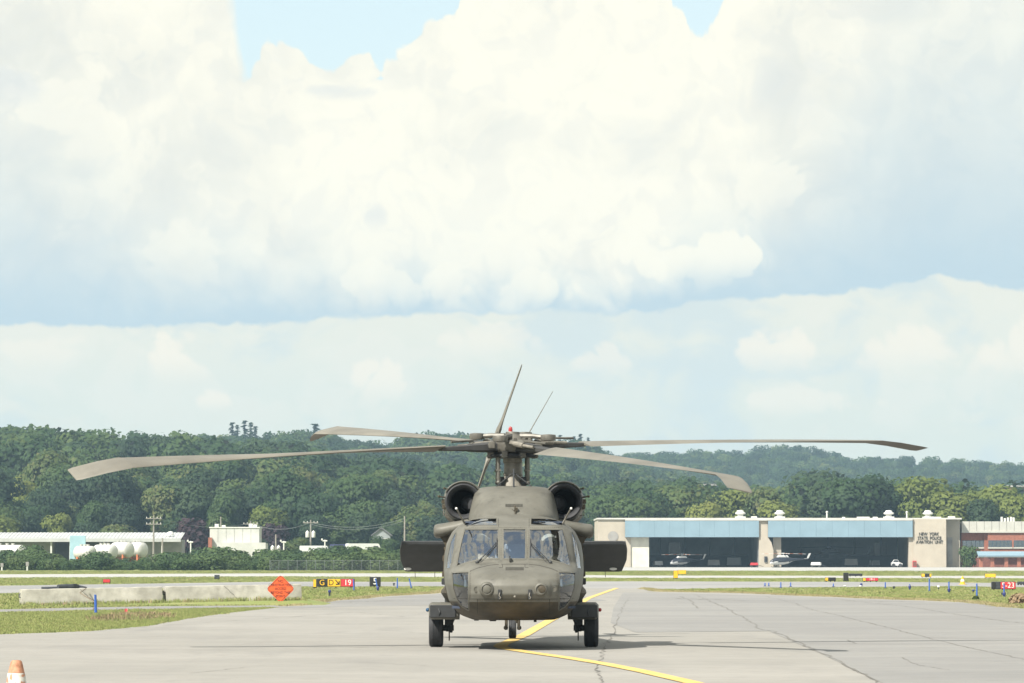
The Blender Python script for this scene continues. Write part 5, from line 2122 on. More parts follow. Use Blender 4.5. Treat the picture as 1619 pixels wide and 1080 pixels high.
diamond(1.0, 0, .012)
obj('sign_plate', mb, M_orange, t)
mb = MB()
for k in range(4):
    a, b = R(90 * k), R(90 * (k + 1))
    p = [Vector((math.cos(x) * hd * s, 0, zc + math.sin(x) * hd * s)) for s in (.93, .885) for x in (a, b)]
    mb.add([p[0] + Vector((0, -.003, 0)), p[1] + Vector((0, -.003, 0)), p[3] + Vector((0, -.003, 0)), p[2] + Vector((0, -.003, 0)), p[0], p[1], p[3], p[2]],
           [(0, 1, 2, 3), (0, 1, 5, 4), (2, 3, 7, 6), (0, 3, 7, 4), (1, 2, 6, 5)])
obj('border', mb, M_sblack, t)
for i, (w, sz) in enumerate((('NO', .135), ('CONSTRUCTION', .118), ('ACCESS', .125), ('BEYOND THIS', .118), ('POINT', .125))):
    text('lettering', w, sz, M_sblack, t, (0, -.004, zc + .25 - .125 * i), sx=.86)
mb = MB()
mb.tube([(0, .02, zc + .3), (0, .05, -.02)], .018, 6)
mb.tube([(-.02, .02, zc - .2), (-.35, .35, -.02)], .014, 6)
mb.tube([(.02, .02, zc - .2), (.35, .35, -.02)], .014, 6)
obj('stand', mb, M_dgrey, t)

# ---- traffic cone at the lower left
cx_, cy_ = gx(27.5, 1181)
t = thing('traffic_cone', 'dirty white traffic cone with orange tip at the lower left', 'cone', (cx_, cy_, 0))
mb = MB()
mb.box(-.18, .18, -.18, .18, 0, .035, bev=.012)
obj('base', mb, M_coneo, t)
mb = MB()
zb_ = [(.150, .03), (.140, .06), (.1055, .34), (.0735, .602), (.072, .607)]
mb.lathe(zb_, (0, 0, 0), 'Z', 32, cap=False)
obj('sleeve', mb, M_conew, t, smooth=40)
mb = MB()
mb.lathe([(.0695, .602), (.054, .672), (.046, .700), (.034, .712), (.022, .713), (.020, .66)], (0, 0, 0), 'Z', 32)
obj('tip', mb, M_coneo, t, smooth=40)
mb = MB()
rnd = random.Random(4)
for k in range(9):
    a, z = R(-90 + rnd.uniform(-75, 75)), rnd.uniform(.50, .60)
    r = .14 - (z - .06) * .1225 + .0015
    w, h = rnd.uniform(.006, .018), rnd.uniform(.012, .05)
    p = [Vector((math.cos(a + da / r) * (r - dz * .1225 * 0), math.sin(a + da / r) * r, z + dz)) for da, dz in ((-w, 0), (w * .4, -h * .4), (w, h * .3), (0, h), (-w * .8, h * .6))]
    p = [Vector((v.x / v.xy.length * (.14 - (v.z - .06) * .1245 + .002), v.y / v.xy.length * (.14 - (v.z - .06) * .1245 + .002), v.z)) for v in p]
    mb.poly(p)
obj('worn_patch', mb, M_coneo, t)


# ---- blue taxiway edge markers
def stake(px, top, base, label, lean=0.0, w=.045, group='blue edge markers in the grass', foot=None):
    x, y = gx(px, base)
    zt = at(px, top, y).z
    t = thing('edge_marker', label, 'marker', (x, y, -.02), 0, group)
    mb = MB()
    mb.tube([(0, 0, 0), (lean * .5, 0, zt * .5), (lean, 0, zt)], [w / 2 * 1.1, w / 2, w / 2 * .9], 8)
    obj('post', mb, M_blue, t, smooth=40)
    mb = MB()
    if foot == 'lamp':
        mb.lathe([(.05, 0), (.05, .08), (.07, .10), (.07, .18), (.05, .22), (.001, .24)], (lean * .1, -.05, 0), 'Z', 12)
        obj('edge_lamp', mb, M_dblue, t, smooth=40)
    else:
        mb.lathe([(w * 1.4, 0), (w * 1.3, .03), (w * .7, .06)], (0, 0, 0), 'Z', 10)
        obj('socket', mb, M_dgrey, t)
    return t


stake(152.5, 939, 970.5, 'short bright blue stake in the near grass beside the hanging cord', -.015, .075, None)
for (px, tp, bs, ln, ft, lb) in [
    (560, 915, 934, -.03, None, 'blue marker at the right end of the red 19 sign'),
    (598, 914, 934, -.12, 'lamp', 'blue marker with lamp in front of the black number sign'),
    (628.5, 913, 931, 0, None, 'upright blue marker left of the helicopter'),
    (651, 914, 930, -.13, None, 'leaning blue marker between the upright marker and the helicopter'),
    (1234, 920, 930, 0, None, 'far blue marker beyond the tan grass right of the helicopter'),
    (1209, 921, 927, 0, None, 'leftmost of the small far blue markers'),
    (1215, 921, 927, 0, None, 'second small far blue marker from the left'),
    (1249.5, 920.5, 928, 0, None, 'small far blue marker right of the white footed one'),
    (1317, 922, 928, 0, None, 'small far blue marker below the black box sign'),
    (1361, 922, 928, 0, 'lamp', 'small far blue marker below the small red sign'),
    (1399, 920, 930, 0, None, 'thin far blue marker right of the small red sign'),
    (1437.5, 923, 932, 0, 'lamp', 'low blue marker left of the tall blue markers'),
    (1468.5, 914, 935, 0, None, 'tall blue marker below the yellow and black sign'),
    (1499.5, 919, 937, 0, 'lamp', 'tall blue marker with dark lamp left of the yellow cone'),
    (1543.5, 922, 943, 0, None, 'tall blue marker left of the large red sign'),
    (1586.5, 922, 944, 0, 'lamp', 'tall blue marker in front of the large red sign'),
]:
    stake(px, tp, bs, lb, ln, .065, 'blue edge markers in the grass', ft)


def lamp(px, top, base, label, m=M_dblue):
    x, y = gx(px, base)
    zt = at(px, top, y).z
    t = thing('edge_light', label, 'light', (x, y, -.02), 0, 'small edge lights in the grass')
    mb = MB()
    mb.tube([(0, 0, 0), (0, 0, zt * .6)], .04, 8)
    obj('stem', mb, M_dgrey, t)
    mb = MB()
    mb.lathe([(.04, zt * .5), (.065, zt * .6), (.065, zt * .8), (.045, zt * .97), (.001, zt)], (0, 0, 0), 'Z', 12)
    obj('lens', mb, m, t, smooth=40)


for (px, tp, bs, lb, m_) in [
    (521.5, 931.5, 942, 'short dark edge light below the black G sign', M_dblue), (623, 921, 926, 'low dark box light left of the upright blue marker', M_dgrey),
    (1412.5, 926, 931, 'small dark edge light below the gap between the far signs', M_dgrey), (1483, 925, 931.5, 'small white edge light between two tall blue markers', M_swhite),
    (1538, 931, 937, 'dark edge light beside the tall blue marker left of the red sign', M_dblue), (1584, 936, 941, 'dark low edge light in front of the large red sign', M_dgrey),
    (1360, 925, 929, 'small white footed light below the small red sign', M_swhite), (1335, 925, 928.5, 'small white light below the black box sign', M_swhite)]:
    lamp(px, tp, bs, lb, m_)
# pink survey flag
x, y = gx(200, 971)
t = thing('survey_flag', 'small pink survey flag in the near grass', 'flag', (x, y, -.02))
mb = MB()
mb.tube([(0, 0, 0), (0, 0, .20)], .006, 6)
obj('wire', mb, M_steel, t)
mb = MB()
mb.loft([[(-.035, 0, z), (0, .015, z), (.04, -.01, z), (.04, -.004, z), (0, .021, z), (-.035, .006, z)] for z in (.07, .13, .17)])
obj('flag', mb, M_pink, t)


# ---- lit guidance signs
def guidance(px0, px1, top, base, panels, label, group=None, legs=True, y_override=None):
    """panels: (fraction start, end, material, text, text material)"""
    x0, y0 = gx((px0 + px1) / 2, base)
    y = y_override or y0
    a, b = at(px0, top, y), at(px1, base, y)
    w, zt, zb = b.x - a.x, a.z, max(.0, at(px0, base, y).z)
    t = thing('airfield_sign', label, 'sign', ((a.x + b.x) / 2, y, -.02), 0, group)
    zb += .06
    mb = MB()
    mb.box(-w / 2, w / 2, 0, .30, zb, zt, bev=.02)
    obj('housing', mb, M_dgrey, t)
    for (f0, f1, m_, tx, tm) in panels:
        mb = MB()
        mb.box(-w / 2 + w * f0 + .015, -w / 2 + w * f1 - .015, -.015, .02, zb + .02, zt - .02, bev=.006)
        p = obj('panel', mb, m_, t)
        if tx:
            text('legend', tx, (zt - zb) * .98, tm, p, (-w / 2 + w * (f0 + f1) / 2, -.019, (zt + zb) / 2), sx=.95)
    mb = MB()
    for f in (.1, .5, .9):
        mb.box(-w / 2 + w * f - .04, -w / 2 + w * f + .04, .08, .2, 0, zb + .01)
    obj('leg', mb, M_dgrey, t)
    return t


sg = guidance(501, 561, 914.5, 929, [(0, .285, M_sblack, 'G', M_syellow), (.285, .635, M_syellow, 'D', M_sblack), (.635, 1, M_sred, '19', M_swhite)],
              'wide guidance sign with black G, yellow D and red 19 panels')
# arrow on the yellow panel
pn = [c for c in sg.children if c.name.startswith('panel')][1]
lg = pn.children[0]
lg.location.x -= .16
mb = MB()
zc_ = lg.location.z
x0_ = lg.location.x + .34
mb.prism([(x0_ - .13, zc_ + .14), (x0_ - .09, zc_ + .17), (x0_ + .06, zc_ + .0), (x0_ + .06, zc_ + .10), (x0_ + .12, zc_ + .10), (x0_ + .12, zc_ - .11), (x0_ - .09, zc_ - .11), (x0_ - .09, zc_ - .05), (x0_ + .02, zc_ - .05)], -.02, -.014)
obj('arrow', mb, M_sblack, pn)
g2 = guidance(495.5, 500.6, 915, 930, [(0, 1, M_syellow, '', None)], 'narrow yellow sign end standing left of the black G panel')
guidance(584.5, 602, 911.5, 928, [(0, 1, M_sblack, '5', M_swhite)], 'black guidance sign with white number 5')
guidance(339.5, 347.5, 908.5, 916, [(0, 1, M_dgrey, '', None)], 'small dark boxy sign far across the grass above the right barrier')
guidance(163.5, 175, 915, 922.5, [(0, 1, M_sred, '', None)], 'small faded red sign far across the grass above the left barrier')
guidance(1304, 1321, 912.5, 919.5, [(0, .3, M_syellow, '', None), (.3, 1, M_sblack, '', None)], 'small black sign with yellow end on the far grass strip')
guidance(1333, 1341, 905.0, 919.0, [(0, 1, M_sblack, '', None)], 'tall dark box sign beside the long black sign')
guidance(1341.5, 1363, 906.5, 911.5, [(0, 1, M_sblack, '', None)], 'long flat black sign on the far grass strip')
guidance(1363.5, 1388, 913, 919.8, [(0, .2, M_syellow, '', None), (.2, 1, M_sred, '19-1', M_swhite)], 'small red sign with yellow end on the far grass strip')
guidance(1456, 1472, 906.5, 913, [(0, .35, M_syellow, '', None), (.35, .8, M_sblack, '', None), (.8, 1, M_syellow, '', None)], 'yellow and black sign in front of the lettered wall')
guidance(1556.5, 1573.5, 906.5, 914, [(0, 1, M_syellow, '', None)], 'plain yellow sign in front of the brick building')
guidance(1567, 1605, 919, 933, [(0, .17, M_sblack, '', None), (.17, .36, M_dgrey, '', None), (.36, 1, M_sred, '5-23', M_swhite)], 'large red and black sign at the right edge of the grass')
guidance(1064.5, 1071.5, 901.5, 915, [(0, 1, M_syellow, '', None)], 'narrow upright yellow sign in front of the left hangar bay')
guidance(1071.8, 1084.5, 901, 908.5, [(0, 1, M_syellow, '', None)], 'wide yellow sign set behind the narrow upright yellow sign')
guidance(1608, 1619.5, 919, 925, [(0, 1, M_dgrey, '', None)], 'dark low sign cut by the right edge of the view')
x, y = gx(1521, 924)
t = thing('marker_cone', 'small yellow cone on the far grass near the large red sign', 'cone', (x, y, -.02))
mb = MB()
mb.lathe([(.24, 0), (.24, .04), (.15, .05), (.05, .50), (.001, .52)], (0, 0, 0), 'Z', 14)
obj('body', mb, M_syellow, t, smooth=40)
mb = MB()
mb.lathe([(.118, .2), (.092, .32)], (0, 0, 0), 'Z', 14)
obj('band', mb, M_swhite, t)
for (px, base, w, h, lb) in ((1618, 955, 34, 14, 'brown weedy bush at the right edge of the apron'), (1548, 949, 10, 5, 'small green weed clump at the apron edge')):
    x, y = gx(px, base)
    t = thing('weed_clump', lb, 'plant', (x, y + 1.5, -.02))
    rnd2 = random.Random(px)
    mb = MB()
    s = FPX / y
    leaf_quads(mb, (0, 0, h / s * .3), w / s / 2, 500, .055, rnd2, h / s / (w / s / 2) * .9, -.3)
    me = bpy.data.meshes.new('foliage')
    me.from_pydata(mb.v, [], mb.f)
    me.materials.append(M_weed if w > 20 else M_leaf_b)
    obj('foliage', me, None, t)
    mb = MB()
    for k in range(6):
        mb.tube([(rnd2.uniform(-.1, .1), rnd2.uniform(-.1, .1), -.02), (rnd2.uniform(-.3, .3) * w / s, rnd2.uniform(-.2, .2), h / s * .6)], .008, 4)
    obj('stem', mb, M_wood, t)
# ================================================================== buildings across the field
M_tan = mat('tan_wall_panel', (.42, .375, .305), .85, var=.06, scale=.5, bump=.1, bscale=6)
M_tan2 = mat('tan_wall_panel_shaded', (.38, .34, .28), .85, var=.06, scale=.5)  # same tan made darker: shade of the set-back side painted in
M_pale = mat('pale_door_panel', (.60, .58, .50), .8, var=.1, scale=.8)
M_bluep = mat('light_blue_metal_panel', (.20, .295, .355), .55, var=.06, scale=.35)
M_roofw = mat('white_roof_coping', (.52, .51, .47), .7, var=.1, scale=.5)
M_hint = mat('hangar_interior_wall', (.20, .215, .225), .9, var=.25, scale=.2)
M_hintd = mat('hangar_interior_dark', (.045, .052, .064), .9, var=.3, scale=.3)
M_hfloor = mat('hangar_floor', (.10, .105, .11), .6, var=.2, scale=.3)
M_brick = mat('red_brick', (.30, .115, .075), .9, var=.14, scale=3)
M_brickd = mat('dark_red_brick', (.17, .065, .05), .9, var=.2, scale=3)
M_parapet = mat('pale_parapet_panel', (.46, .45, .40), .8, var=.06, scale=.6)
M_bwin = glass('blue_office_glass', (.10, .17, .24), .22)
M_bwind = mat('window_backing', (.03, .07, .12), .3, var=.2, scale=1)
M_vent = mat('white_roof_vent', (.62, .62, .58), .5, var=.1)
M_shedr = mat('white_corrugated_roof', (.42, .43, .42), .6, var=.12, scale=.4)
M_shedw = mat('grey_shed_wall', (.15, .14, .13), .9, var=.25, scale=.5)
M_shedl = mat('light_grey_shed_wall', (.27, .26, .245), .9, var=.2, scale=.5)
M_tank = mat('white_tank_paint', (.50, .50, .47), .5, var=.12, scale=.8, col2=(.54, .53, .49))
M_bsheet = mat('pale_blue_sheet', (.30, .46, .52), .6, var=.1, scale=.6)
M_whouse = mat('white_painted_block', (.50, .50, .47), .8, var=.1, scale=.5)
M_ghouse = mat('grey_siding', (.26, .28, .29), .85, var=.1, scale=.6)
M_groof = mat('grey_shingle_roof', (.13, .13, .14), .9, var=.2, scale=1)
M_glassd = mat('dark_window_pane', (.03, .035, .045), .15, var=.2)
M_pole = mat('weathered_pole', (.25, .23, .20), .9, var=.2, scale=.8)
M_wire = mat('grey_cable', (.13, .145, .14), .6, var=.1)
M_carw = mat('white_vehicle_paint', (.62, .63, .62), .3, var=.06)
M_carb = mat('violet_blue_vehicle_paint', (.05, .055, .13), .3, var=.1)
M_navy = mat('dark_navy_paint', (.016, .02, .034), .35, var=.2)
M_orangep = mat('orange_painted_steel', (.50, .16, .07), .6, var=.2)
M_brown = mat('brown_building_wall', (.12, .085, .085), .9, var=.2, scale=.3)


def px_x(px, Y): return (px - 809.5) / FPX * Y


HYB = 848.0                                   # front of the hangar
hz_top = at(1100, 820, HYB).z
hx = lambda px: px_x(px, HYB)
hc = thing('hangar', 'long tan hangar with two wide open bays under pale blue panels', 'hangar', (hx(1230), HYB, 0))
O = hx(1230)


def hp(px): return hx(px) - O


z_lint = at(1100, 849.5, HYB).z
H = hz_top
D = 34.0
for (nm, x0, x1, y0, y1, zt) in (('front_wall', 945, 988, 0, D, H - .15), ('door_reveal', 988.05, 997, .02, 2.4, z_lint), ('pier', 1199.5, 1213.5, -.5, .58, H - .15),
                                 ('front_wall', 1443, 1495, -.5, D, H - .1), ('door_reveal', 1436, 1442.95, -.3, 2, z_lint), ('bay_partition', 1198, 1213, .62, D - .4, H - .2)):
    mb = MB()
    mb.box(hp(x0), hp(x1), y0, y1, 0, zt)
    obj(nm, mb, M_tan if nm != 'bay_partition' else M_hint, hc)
mb = MB()
mb.prism([(hp(1199), 0), (hp(1222), 0), (hp(1222.2), z_lint - 2.3), (hp(1219), z_lint - .9), (hp(1213.5), z_lint - .004), (hp(1199.5), z_lint - .004)], -.55, .6)
obj('flared_pier_foot', mb, M_tan, hc)
mb = MB()
mb.box(hp(1495) + .004, hp(1519), 2.2, D, 0, H - .2)
mb.box(hp(1222) + .003, hp(1235), .6, D * .3, 0, z_lint)
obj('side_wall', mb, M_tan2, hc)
mb = MB()
mb.box(hp(1499), hp(1507), 2.08, 2.196, .55, z_lint)
obj('louvre_panel', mb, M_shedl, hc)
mb = MB()
mb.box(hp(997) + .003, hp(1026), .3, .5, 0, z_lint)
obj('door_leaf', mb, M_pale, hc)
for k, (a, b) in enumerate(((988, 1199.4), (1213.6, 1442))):
    n = 9
    for i in range(n):                        # each sheet of the blue fascia
        mb = MB()
        x0, x1 = hp(a) + (hp(b) - hp(a)) * i / n, hp(a) + (hp(b) - hp(a)) * (i + 1) / n
        mb.box(x0 + .004, x1 - .004, -.9, -.75, z_lint, H - .35, bev=.02)
        obj('fascia_panel', mb, M_bluep, hc)
    mb = MB()
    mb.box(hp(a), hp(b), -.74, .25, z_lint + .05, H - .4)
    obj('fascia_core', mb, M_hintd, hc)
    mb = MB()
    mb.box(hp(a), hp(b), D - .3, D, 0, H - .4)
    obj('bay_back_wall', mb, M_hint, hc)
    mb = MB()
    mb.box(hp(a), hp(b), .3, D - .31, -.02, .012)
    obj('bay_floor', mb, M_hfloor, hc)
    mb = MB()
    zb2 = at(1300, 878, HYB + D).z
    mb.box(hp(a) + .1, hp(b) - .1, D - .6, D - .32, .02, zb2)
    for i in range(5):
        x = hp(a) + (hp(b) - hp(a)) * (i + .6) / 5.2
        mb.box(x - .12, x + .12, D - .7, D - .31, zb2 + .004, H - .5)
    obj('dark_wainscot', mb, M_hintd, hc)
    for i in range(4):
        mb = MB()
        x = hp(a) + (hp(b) - hp(a)) * (i + .5) / 4
        mb.tube([(x - 4, D * .5, H - 1.0), (x, D * .5, H - 2.0), (x + 4, D * .5, H - 3.1)], .10, 6)
        obj('roof_truss', mb, M_hintd, hc)
    mb = MB()
    w0 = hp(a) + (hp(b) - hp(a)) * (.42 if k == 0 else .88)
    mb.box(w0 - 1.1, w0 + 1.1, D - .36, D - .305, z_lint - 3.0, z_lint - .8)
    obj('inner_window', mb, M_glassd, hc)
mb = MB()
mb.box(hp(945) - .15, hp(1519) + .1, -.3, D + .2, H - .14, H + .12)
mb.box(hp(988), hp(1442), -.95, -.31, H - .34, H + .06)
obj('roof', mb, M_roofw, hc)
for i, px in enumerate((1172, 1235, 1409, 1472)):
    mb = MB()
    x = hp(px)
    zb_ = H + .12
    mb.lathe([(.62, 0), (.58, .35), (.50, .40), (.50, .62), (.82, .70), (.92, .80), (.92, .92), (.80, 1.0), (.66, 1.02), (.62, 1.22), (.50, 1.36), (.001, 1.42)], (x, 4 + i, zb_), 'Z', 20)
    mb.box(x - .9, x + .9, 3.2 + i, 4.9 + i, zb_, zb_ + .28)
    obj('roof_vent', mb, M_vent, hc, smooth=35)
for px in (1310, 1437):
    mb = MB()
    mb.tube([(hp(px), 5, H), (hp(px), 5, H + 1.15)], .13, 8)
    mb.lathe([(.2, 0), (.24, .12), (.001, .3)], (hp(px), 5, H + 1.1), 'Z', 10)
    obj('vent_pipe', mb, M_vent, hc)
mb = MB()
for px, w, h in ((1193, 1.0, .3), (1366, 2.2, .22), (1385, .8, .2), (1335, .5, .18), (1480, 2.0, .22), (1506, 1.2, .3)):
    mb.box(hp(px) - w / 2, hp(px) + w / 2, 2, 3, H + .124, H + .12 + h)
obj('roof_box', mb, M_vent, hc)
for i, ln in enumerate(('NEW  YORK', 'STATE  POLICE', 'AVIATION  UNIT')):
    p = at(1469 + (-1 if i == 0 else 0), (844.5, 851, 857.2)[i], HYB - .5)
    text('lettering', ln, .78, M_sblack, hc, (p.x - O, -.56, p.z), depth=.1, sx=.80)
mb = MB()
mb.lathe([(.9, -.04), (.9, 0), (.7, .0), (.001, .0)], (hp(969), -.06, at(969, 848, HYB).z), 'Y', 20)
obj('wall_disc', mb, M_shedl, hc)
mb = MB()
mb.box(hp(1210) - .25, hp(1210) + .25, -.75, -.56, .9, 1.9)
mb.box(hp(1210) - .1, hp(1210) + .1, -.9, -.75, 1.3, 1.7)
obj('wall_box', mb, M_dgrey, hc)
x = hx(1444.5)
t = thing('red_cabinet', 'small red cabinet at the foot of the lettered hangar wall', 'cabinet', (x, HYB - 1.2, 0))
mb = MB()
mb.box(-.35, .35, 0, .4, 0, 1.15, bev=.03)
obj('body', mb, M_sred, t)
mb = MB()
mb.box(-.28, .28, -.02, 0, .15, 1.0)
obj('door', mb, M_brickd, t)

# ---- brick office wing at the right
BY = 852.0
t = thing('brick_office', 'two storey red brick building with pale panelled parapet beside the hangar', 'building', (px_x(1519, BY), BY, 0))
bx = lambda px: px_x(px, BY) - px_x(1519, BY)
bz = lambda py: at(1560, py, BY).z
mb = MB()
W_ = bx(1720)
mb.box(.02, bx(1555), 0, 14, bz(872), bz(842.5))
mb.box(bx(1560), W_, -1.2, 14, bz(873), bz(842.5))
mb.prism([(bx(1555), bz(872)), (bx(1560), bz(872)), (bx(1560), bz(842.5)), (bx(1555), bz(842.5))], -.6, 13.9)
obj('upper_wall', mb, M_brick, t)
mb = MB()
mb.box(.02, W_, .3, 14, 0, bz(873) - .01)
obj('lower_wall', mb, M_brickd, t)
n = 17
for i in range(n):
    mb = MB()
    x0, x1 = W_ * i / n, W_ * (i + 1) / n
    mb.box(x0 + .03, x1 - .03, -1.35, -1.2 + .0, bz(840), bz(824.5))
    obj('parapet_panel', mb, M_parapet, t)
mb = MB()
mb.box(0, W_, -1.19, 13.5, bz(842), bz(825.5))
mb.box(0, W_, -1.5, -1.36, bz(842.4), bz(839.5))
obj('parapet_core', mb, M_parapet, t)
for (a, b, y0) in ((1521, 1555.5, 0), (1561, 1598, -1.2), (1601, 1640, -1.2), (1648, 1690, -1.2)):
    mb = MB()
    mb.box(bx(a), bx(b), y0 - .03, y0 - .005, bz(865), bz(854.5))
    w = obj('window_band', mb, M_bwind, t)
    k = max(2, int((b - a) / 6))
    for i in range(k):
        mb = MB()
        x0, x1 = bx(a) + (bx(b) - bx(a)) * i / k, bx(a) + (bx(b) - bx(a)) * (i + 1) / k
        mb.box(x0 + .04, x1 - .04, y0 - .07, y0 - .05, bz(864.6), bz(855))
        obj('pane', mb, M_bwin, w)
    mb = MB()
    mb.box(bx(a) - .1, bx(b) + .1, y0 - .2, y0 - .004, bz(867.5), bz(865.1))
    obj('sill', mb, M_parapet, w)
for px in (1587, 1592, 1597, 1602, 1606):
    mb = MB()
    mb.tube([(bx(px), 4, bz(825)), (bx(px), 4, bz(817 + (px % 3)))], .2, 8)
    obj('roof_pipe', mb, M_vent, t)
cn = thing('entrance_canopy', 'pale blue roofed canopy on brick pillars in front of the brick building', 'canopy', (px_x(1545, BY - 9), BY - 9, 0))
cx0 = lambda px: px_x(px, BY - 9) - px_x(1545, BY - 9)
cz = lambda py: at(1560, py, BY - 9).z
mb = MB()
mb.loft([[(cx0(1545), y, z), (cx0(1740), y, z), (cx0(1740), y, z + .25), (cx0(1545), y, z + .25)] for y, z in ((-1, cz(880)), (1.5, cz(874)), (4.0, cz(878)))])
obj('canopy_roof', mb, M_bluep, cn)
mb = MB()
mb.box(cx0(1546), cx0(1740), -.7, 3.4, cz(881.5), cz(880.2))
obj('canopy_beam', mb, M_parapet, cn)
for px in (1550, 1568, 1590, 1610, 1632, 1655):
    mb = MB()
    mb.box(cx0(px) - .32, cx0(px) + .32, -.4, .3, 0, cz(881.6), bev=.03)
    obj('brick_pillar', mb, M_brick, cn)
t = thing('round_shrub', 'dark green rounded tree between the hangar and the blue canopy', 'tree', (px_x(1532, 846), 846, 0))
s_ = at(1532, 864.5, 846).z / 3.0
t.scale = (s_ * .72, s_ * .72, s_)
obj('stem', SHR[0][1], None, t)
obj('foliage', SHR[1][0], None, t)


# ---- helicopters in and before the bays
def small_heli(px, Y, yaw, body_m, label, stripe=True, s=1.0):
    t = thing('parked_helicopter', label, 'helicopter', (px_x(px, Y), Y, 0), yaw)
    t.scale = (s, s, s)
    mb = MB()
    rings = []
    for (x, zc, h, w) in ((-3.4, 1.15, .10, .08), (-3.2, 1.2, .45, .40), (-2.6, 1.35, .72, .66), (-1.6, 1.5, .88, .78), (0, 1.55, .90, .80), (1.2, 1.65, .75, .68), (2.2, 1.8, .40, .34), (3.2, 1.9, .24, .2), (6.4, 2.05, .13, .12)):
        rings.append([(x, math.cos(a) * w, zc + math.sin(a) * h) for a in [2 * math.pi * k / 16 for k in range(16)]])
    mb.loft(rings)
    mb.m = [1 if (stripe and len(f) == 4 and sum(mb.v[i][2] for i in f) / 4 < 1.28 and mb.v[f[0]][0] < 2) else 0 for f in mb.f]
    obj('fuselage', mb, [body_m, M_carw], t, smooth=40)
    for sx in (-1, 1):
        mb = MB()
        mb.loft([[(-3.05 + .02, sx * .42, 1.2), (-2.7, sx * .66, 1.25), (-2.6, sx * .62, 1.75), (-2.85, sx * .40, 1.65)], [(-3.0, sx * .46, 1.2), (-2.7, sx * .70, 1.25), (-2.6, sx * .66, 1.77), (-2.85, sx * .46, 1.68)]])
        mb.loft([[(-1.9, sx * .76, 1.45), (-.4, sx * .80, 1.5), (-.4, sx * .66, 2.1), (-1.9, sx * .60, 2.0)], [(-1.9, sx * .80, 1.45), (-.4, sx * .84, 1.5), (-.4, sx * .69, 2.1), (-1.9, sx * .64, 2.0)]])
        obj('cabin_window', mb, M_glassd, t)
    mb = MB()
    mb.box(-1.6, 1.3, -.45, .45, 2.3, 2.85, bev=.1, tx=.8)
    obj('engine_cowl', mb, M_carw if stripe else body_m, t)
    mb = MB()
    mb.prism([(5.9, 2.0), (6.3, 2.0), (7.0, 3.3), (6.55, 3.3)], -.06, .06)
    mb.box(5.2, 5.7, -1.1, 1.1, 2.02, 2.07)
    obj('tail_fin', mb, M_carw if stripe else body_m, t)
    mb = MB()
    for sx in (-1, 1):
        mb.tube([(-2.6, sx * 1.0, .25), (-2.3, sx * 1.05, .06), (1.3, sx * 1.05, .06)], .06, 8)
        for x in (-1.4, .6):
            mb.tube([(x, sx * 1.05, .06), (x, sx * .75, .6), (x, sx * .3, .8)], .05, 6)
    obj('skid', mb, M_dgrey, t)
    mb = MB()
    mb.tube([(0, 0, 2.8), (0, 0, 3.35)], .10, 8)
    mb.box(-.35, .35, -.35, .35, 3.2, 3.38, bev=.05)
    obj('rotor_mast', mb, M_carw if stripe else M_dgrey, t)
    for k in range(4):
        a = R(-8 + 90 * k)
        c, s2 = math.cos(a), math.sin(a)
        b = None
        for i, (r0, r1) in enumerate(((.3, 1.5), (1.5, 2.4), (2.4, 3.6), (3.6, 4.6), (4.6, 5.4))):
            mb = MB()
            mb.loft([[(c * r - s2 * w, s2 * r + c * w, 3.3 - .03 * r + h) for w, h in ((-.14, -.03), (.14, -.03), (.14, .03), (-.14, .03))] for r in (r0, r1)])
            m_ = (M_orangep if (i in (1, 3)) else M_carw) if stripe else M_dgrey
            if b is None:
                b = obj('rotor_blade', mb, m_, t)
            else:
                obj('blade_stripe', mb, m_, b)
    return t


small_heli(1078, HYB + 2, R(28), M_navy, 'dark parked helicopter with white and orange rotor in the left hangar bay', True, .70)
small_heli(1238, HYB - 12, R(20), M_navy, 'dark parked helicopter with striped rotor in front of the hangar pillar', True, .74)
small_heli(1312, HYB + 14, R(10), M_hintd, 'dark helicopter standing deep inside the right hangar bay', False, 1.1)


def vehicle(px, base, Y, L, Hh, m_, label, yaw=0.0, van=False):
    t = thing('parked_van' if van else 'parked_car', label, 'van' if van else 'car', (px_x(px, Y), Y, at(px, base, Y).z if base else 0), yaw)
    w = .85 if not van else .95
    mb = MB()
    if van:
        pr = [(-L / 2, .3), (L / 2, .3), (L / 2, Hh * .5), (L / 2 - .25, Hh * .58), (L / 2 - .8, Hh * .97), (L / 2 - 1.0, Hh), (-L / 2 + .1, Hh), (-L / 2, Hh * .95)]
    else:
        pr = [(-L / 2, .3), (L / 2, .3), (L / 2, Hh * .5), (L / 2 - .3, Hh * .6), (L * .22, Hh * .64), (L * .08, Hh * .97), (-L * .25, Hh), (-L * .42, Hh * .66), (-L / 2, Hh * .6)]
    mb.loft([[(x, y, z if z < Hh * .7 else z) for x, z in pr] for y in (-w, w)])
    obj('body', mb, m_, t)
    for sy in (-1, 1):
        mb = MB()
        y = sy * (w + .006)
        if van:
            mb.box(L / 2 - 1.7, L / 2 - .95, y - .006, y + .006, Hh * .62, Hh * .9)
        else:
            mb.loft([[(L * .18, y + q, Hh * .67), (L * .06, y + q, Hh * .93), (-L * .24, y + q, Hh * .94), (-L * .36, y + q, Hh * .68)] for q in (-.006, .006)])
        obj('side_window', mb, M_glassd, t)
    for x in (-L * .31, L * .31):
        for sy in (-1, 1):
            mb = MB()
            mb.lathe([(.2, -.1), (.32, -.11), (.34, -.06), (.34, .06), (.32, .11), (.2, .1)], (x, sy * (w - .06), .34), 'Y', 18)
            wh = obj('wheel', mb, M_rubber, t)
            mb = MB()
            mb.lathe([(.2, -.09), (.2, .09)], (x, sy * (w - .06), .34), 'Y', 12)
            obj('rim', mb, M_steel, wh)
    return t


vehicle(1417, 0, HYB + 1.5, 1.9, 1.35, M_carw, 'small white utility car just inside the right hangar bay', 0)



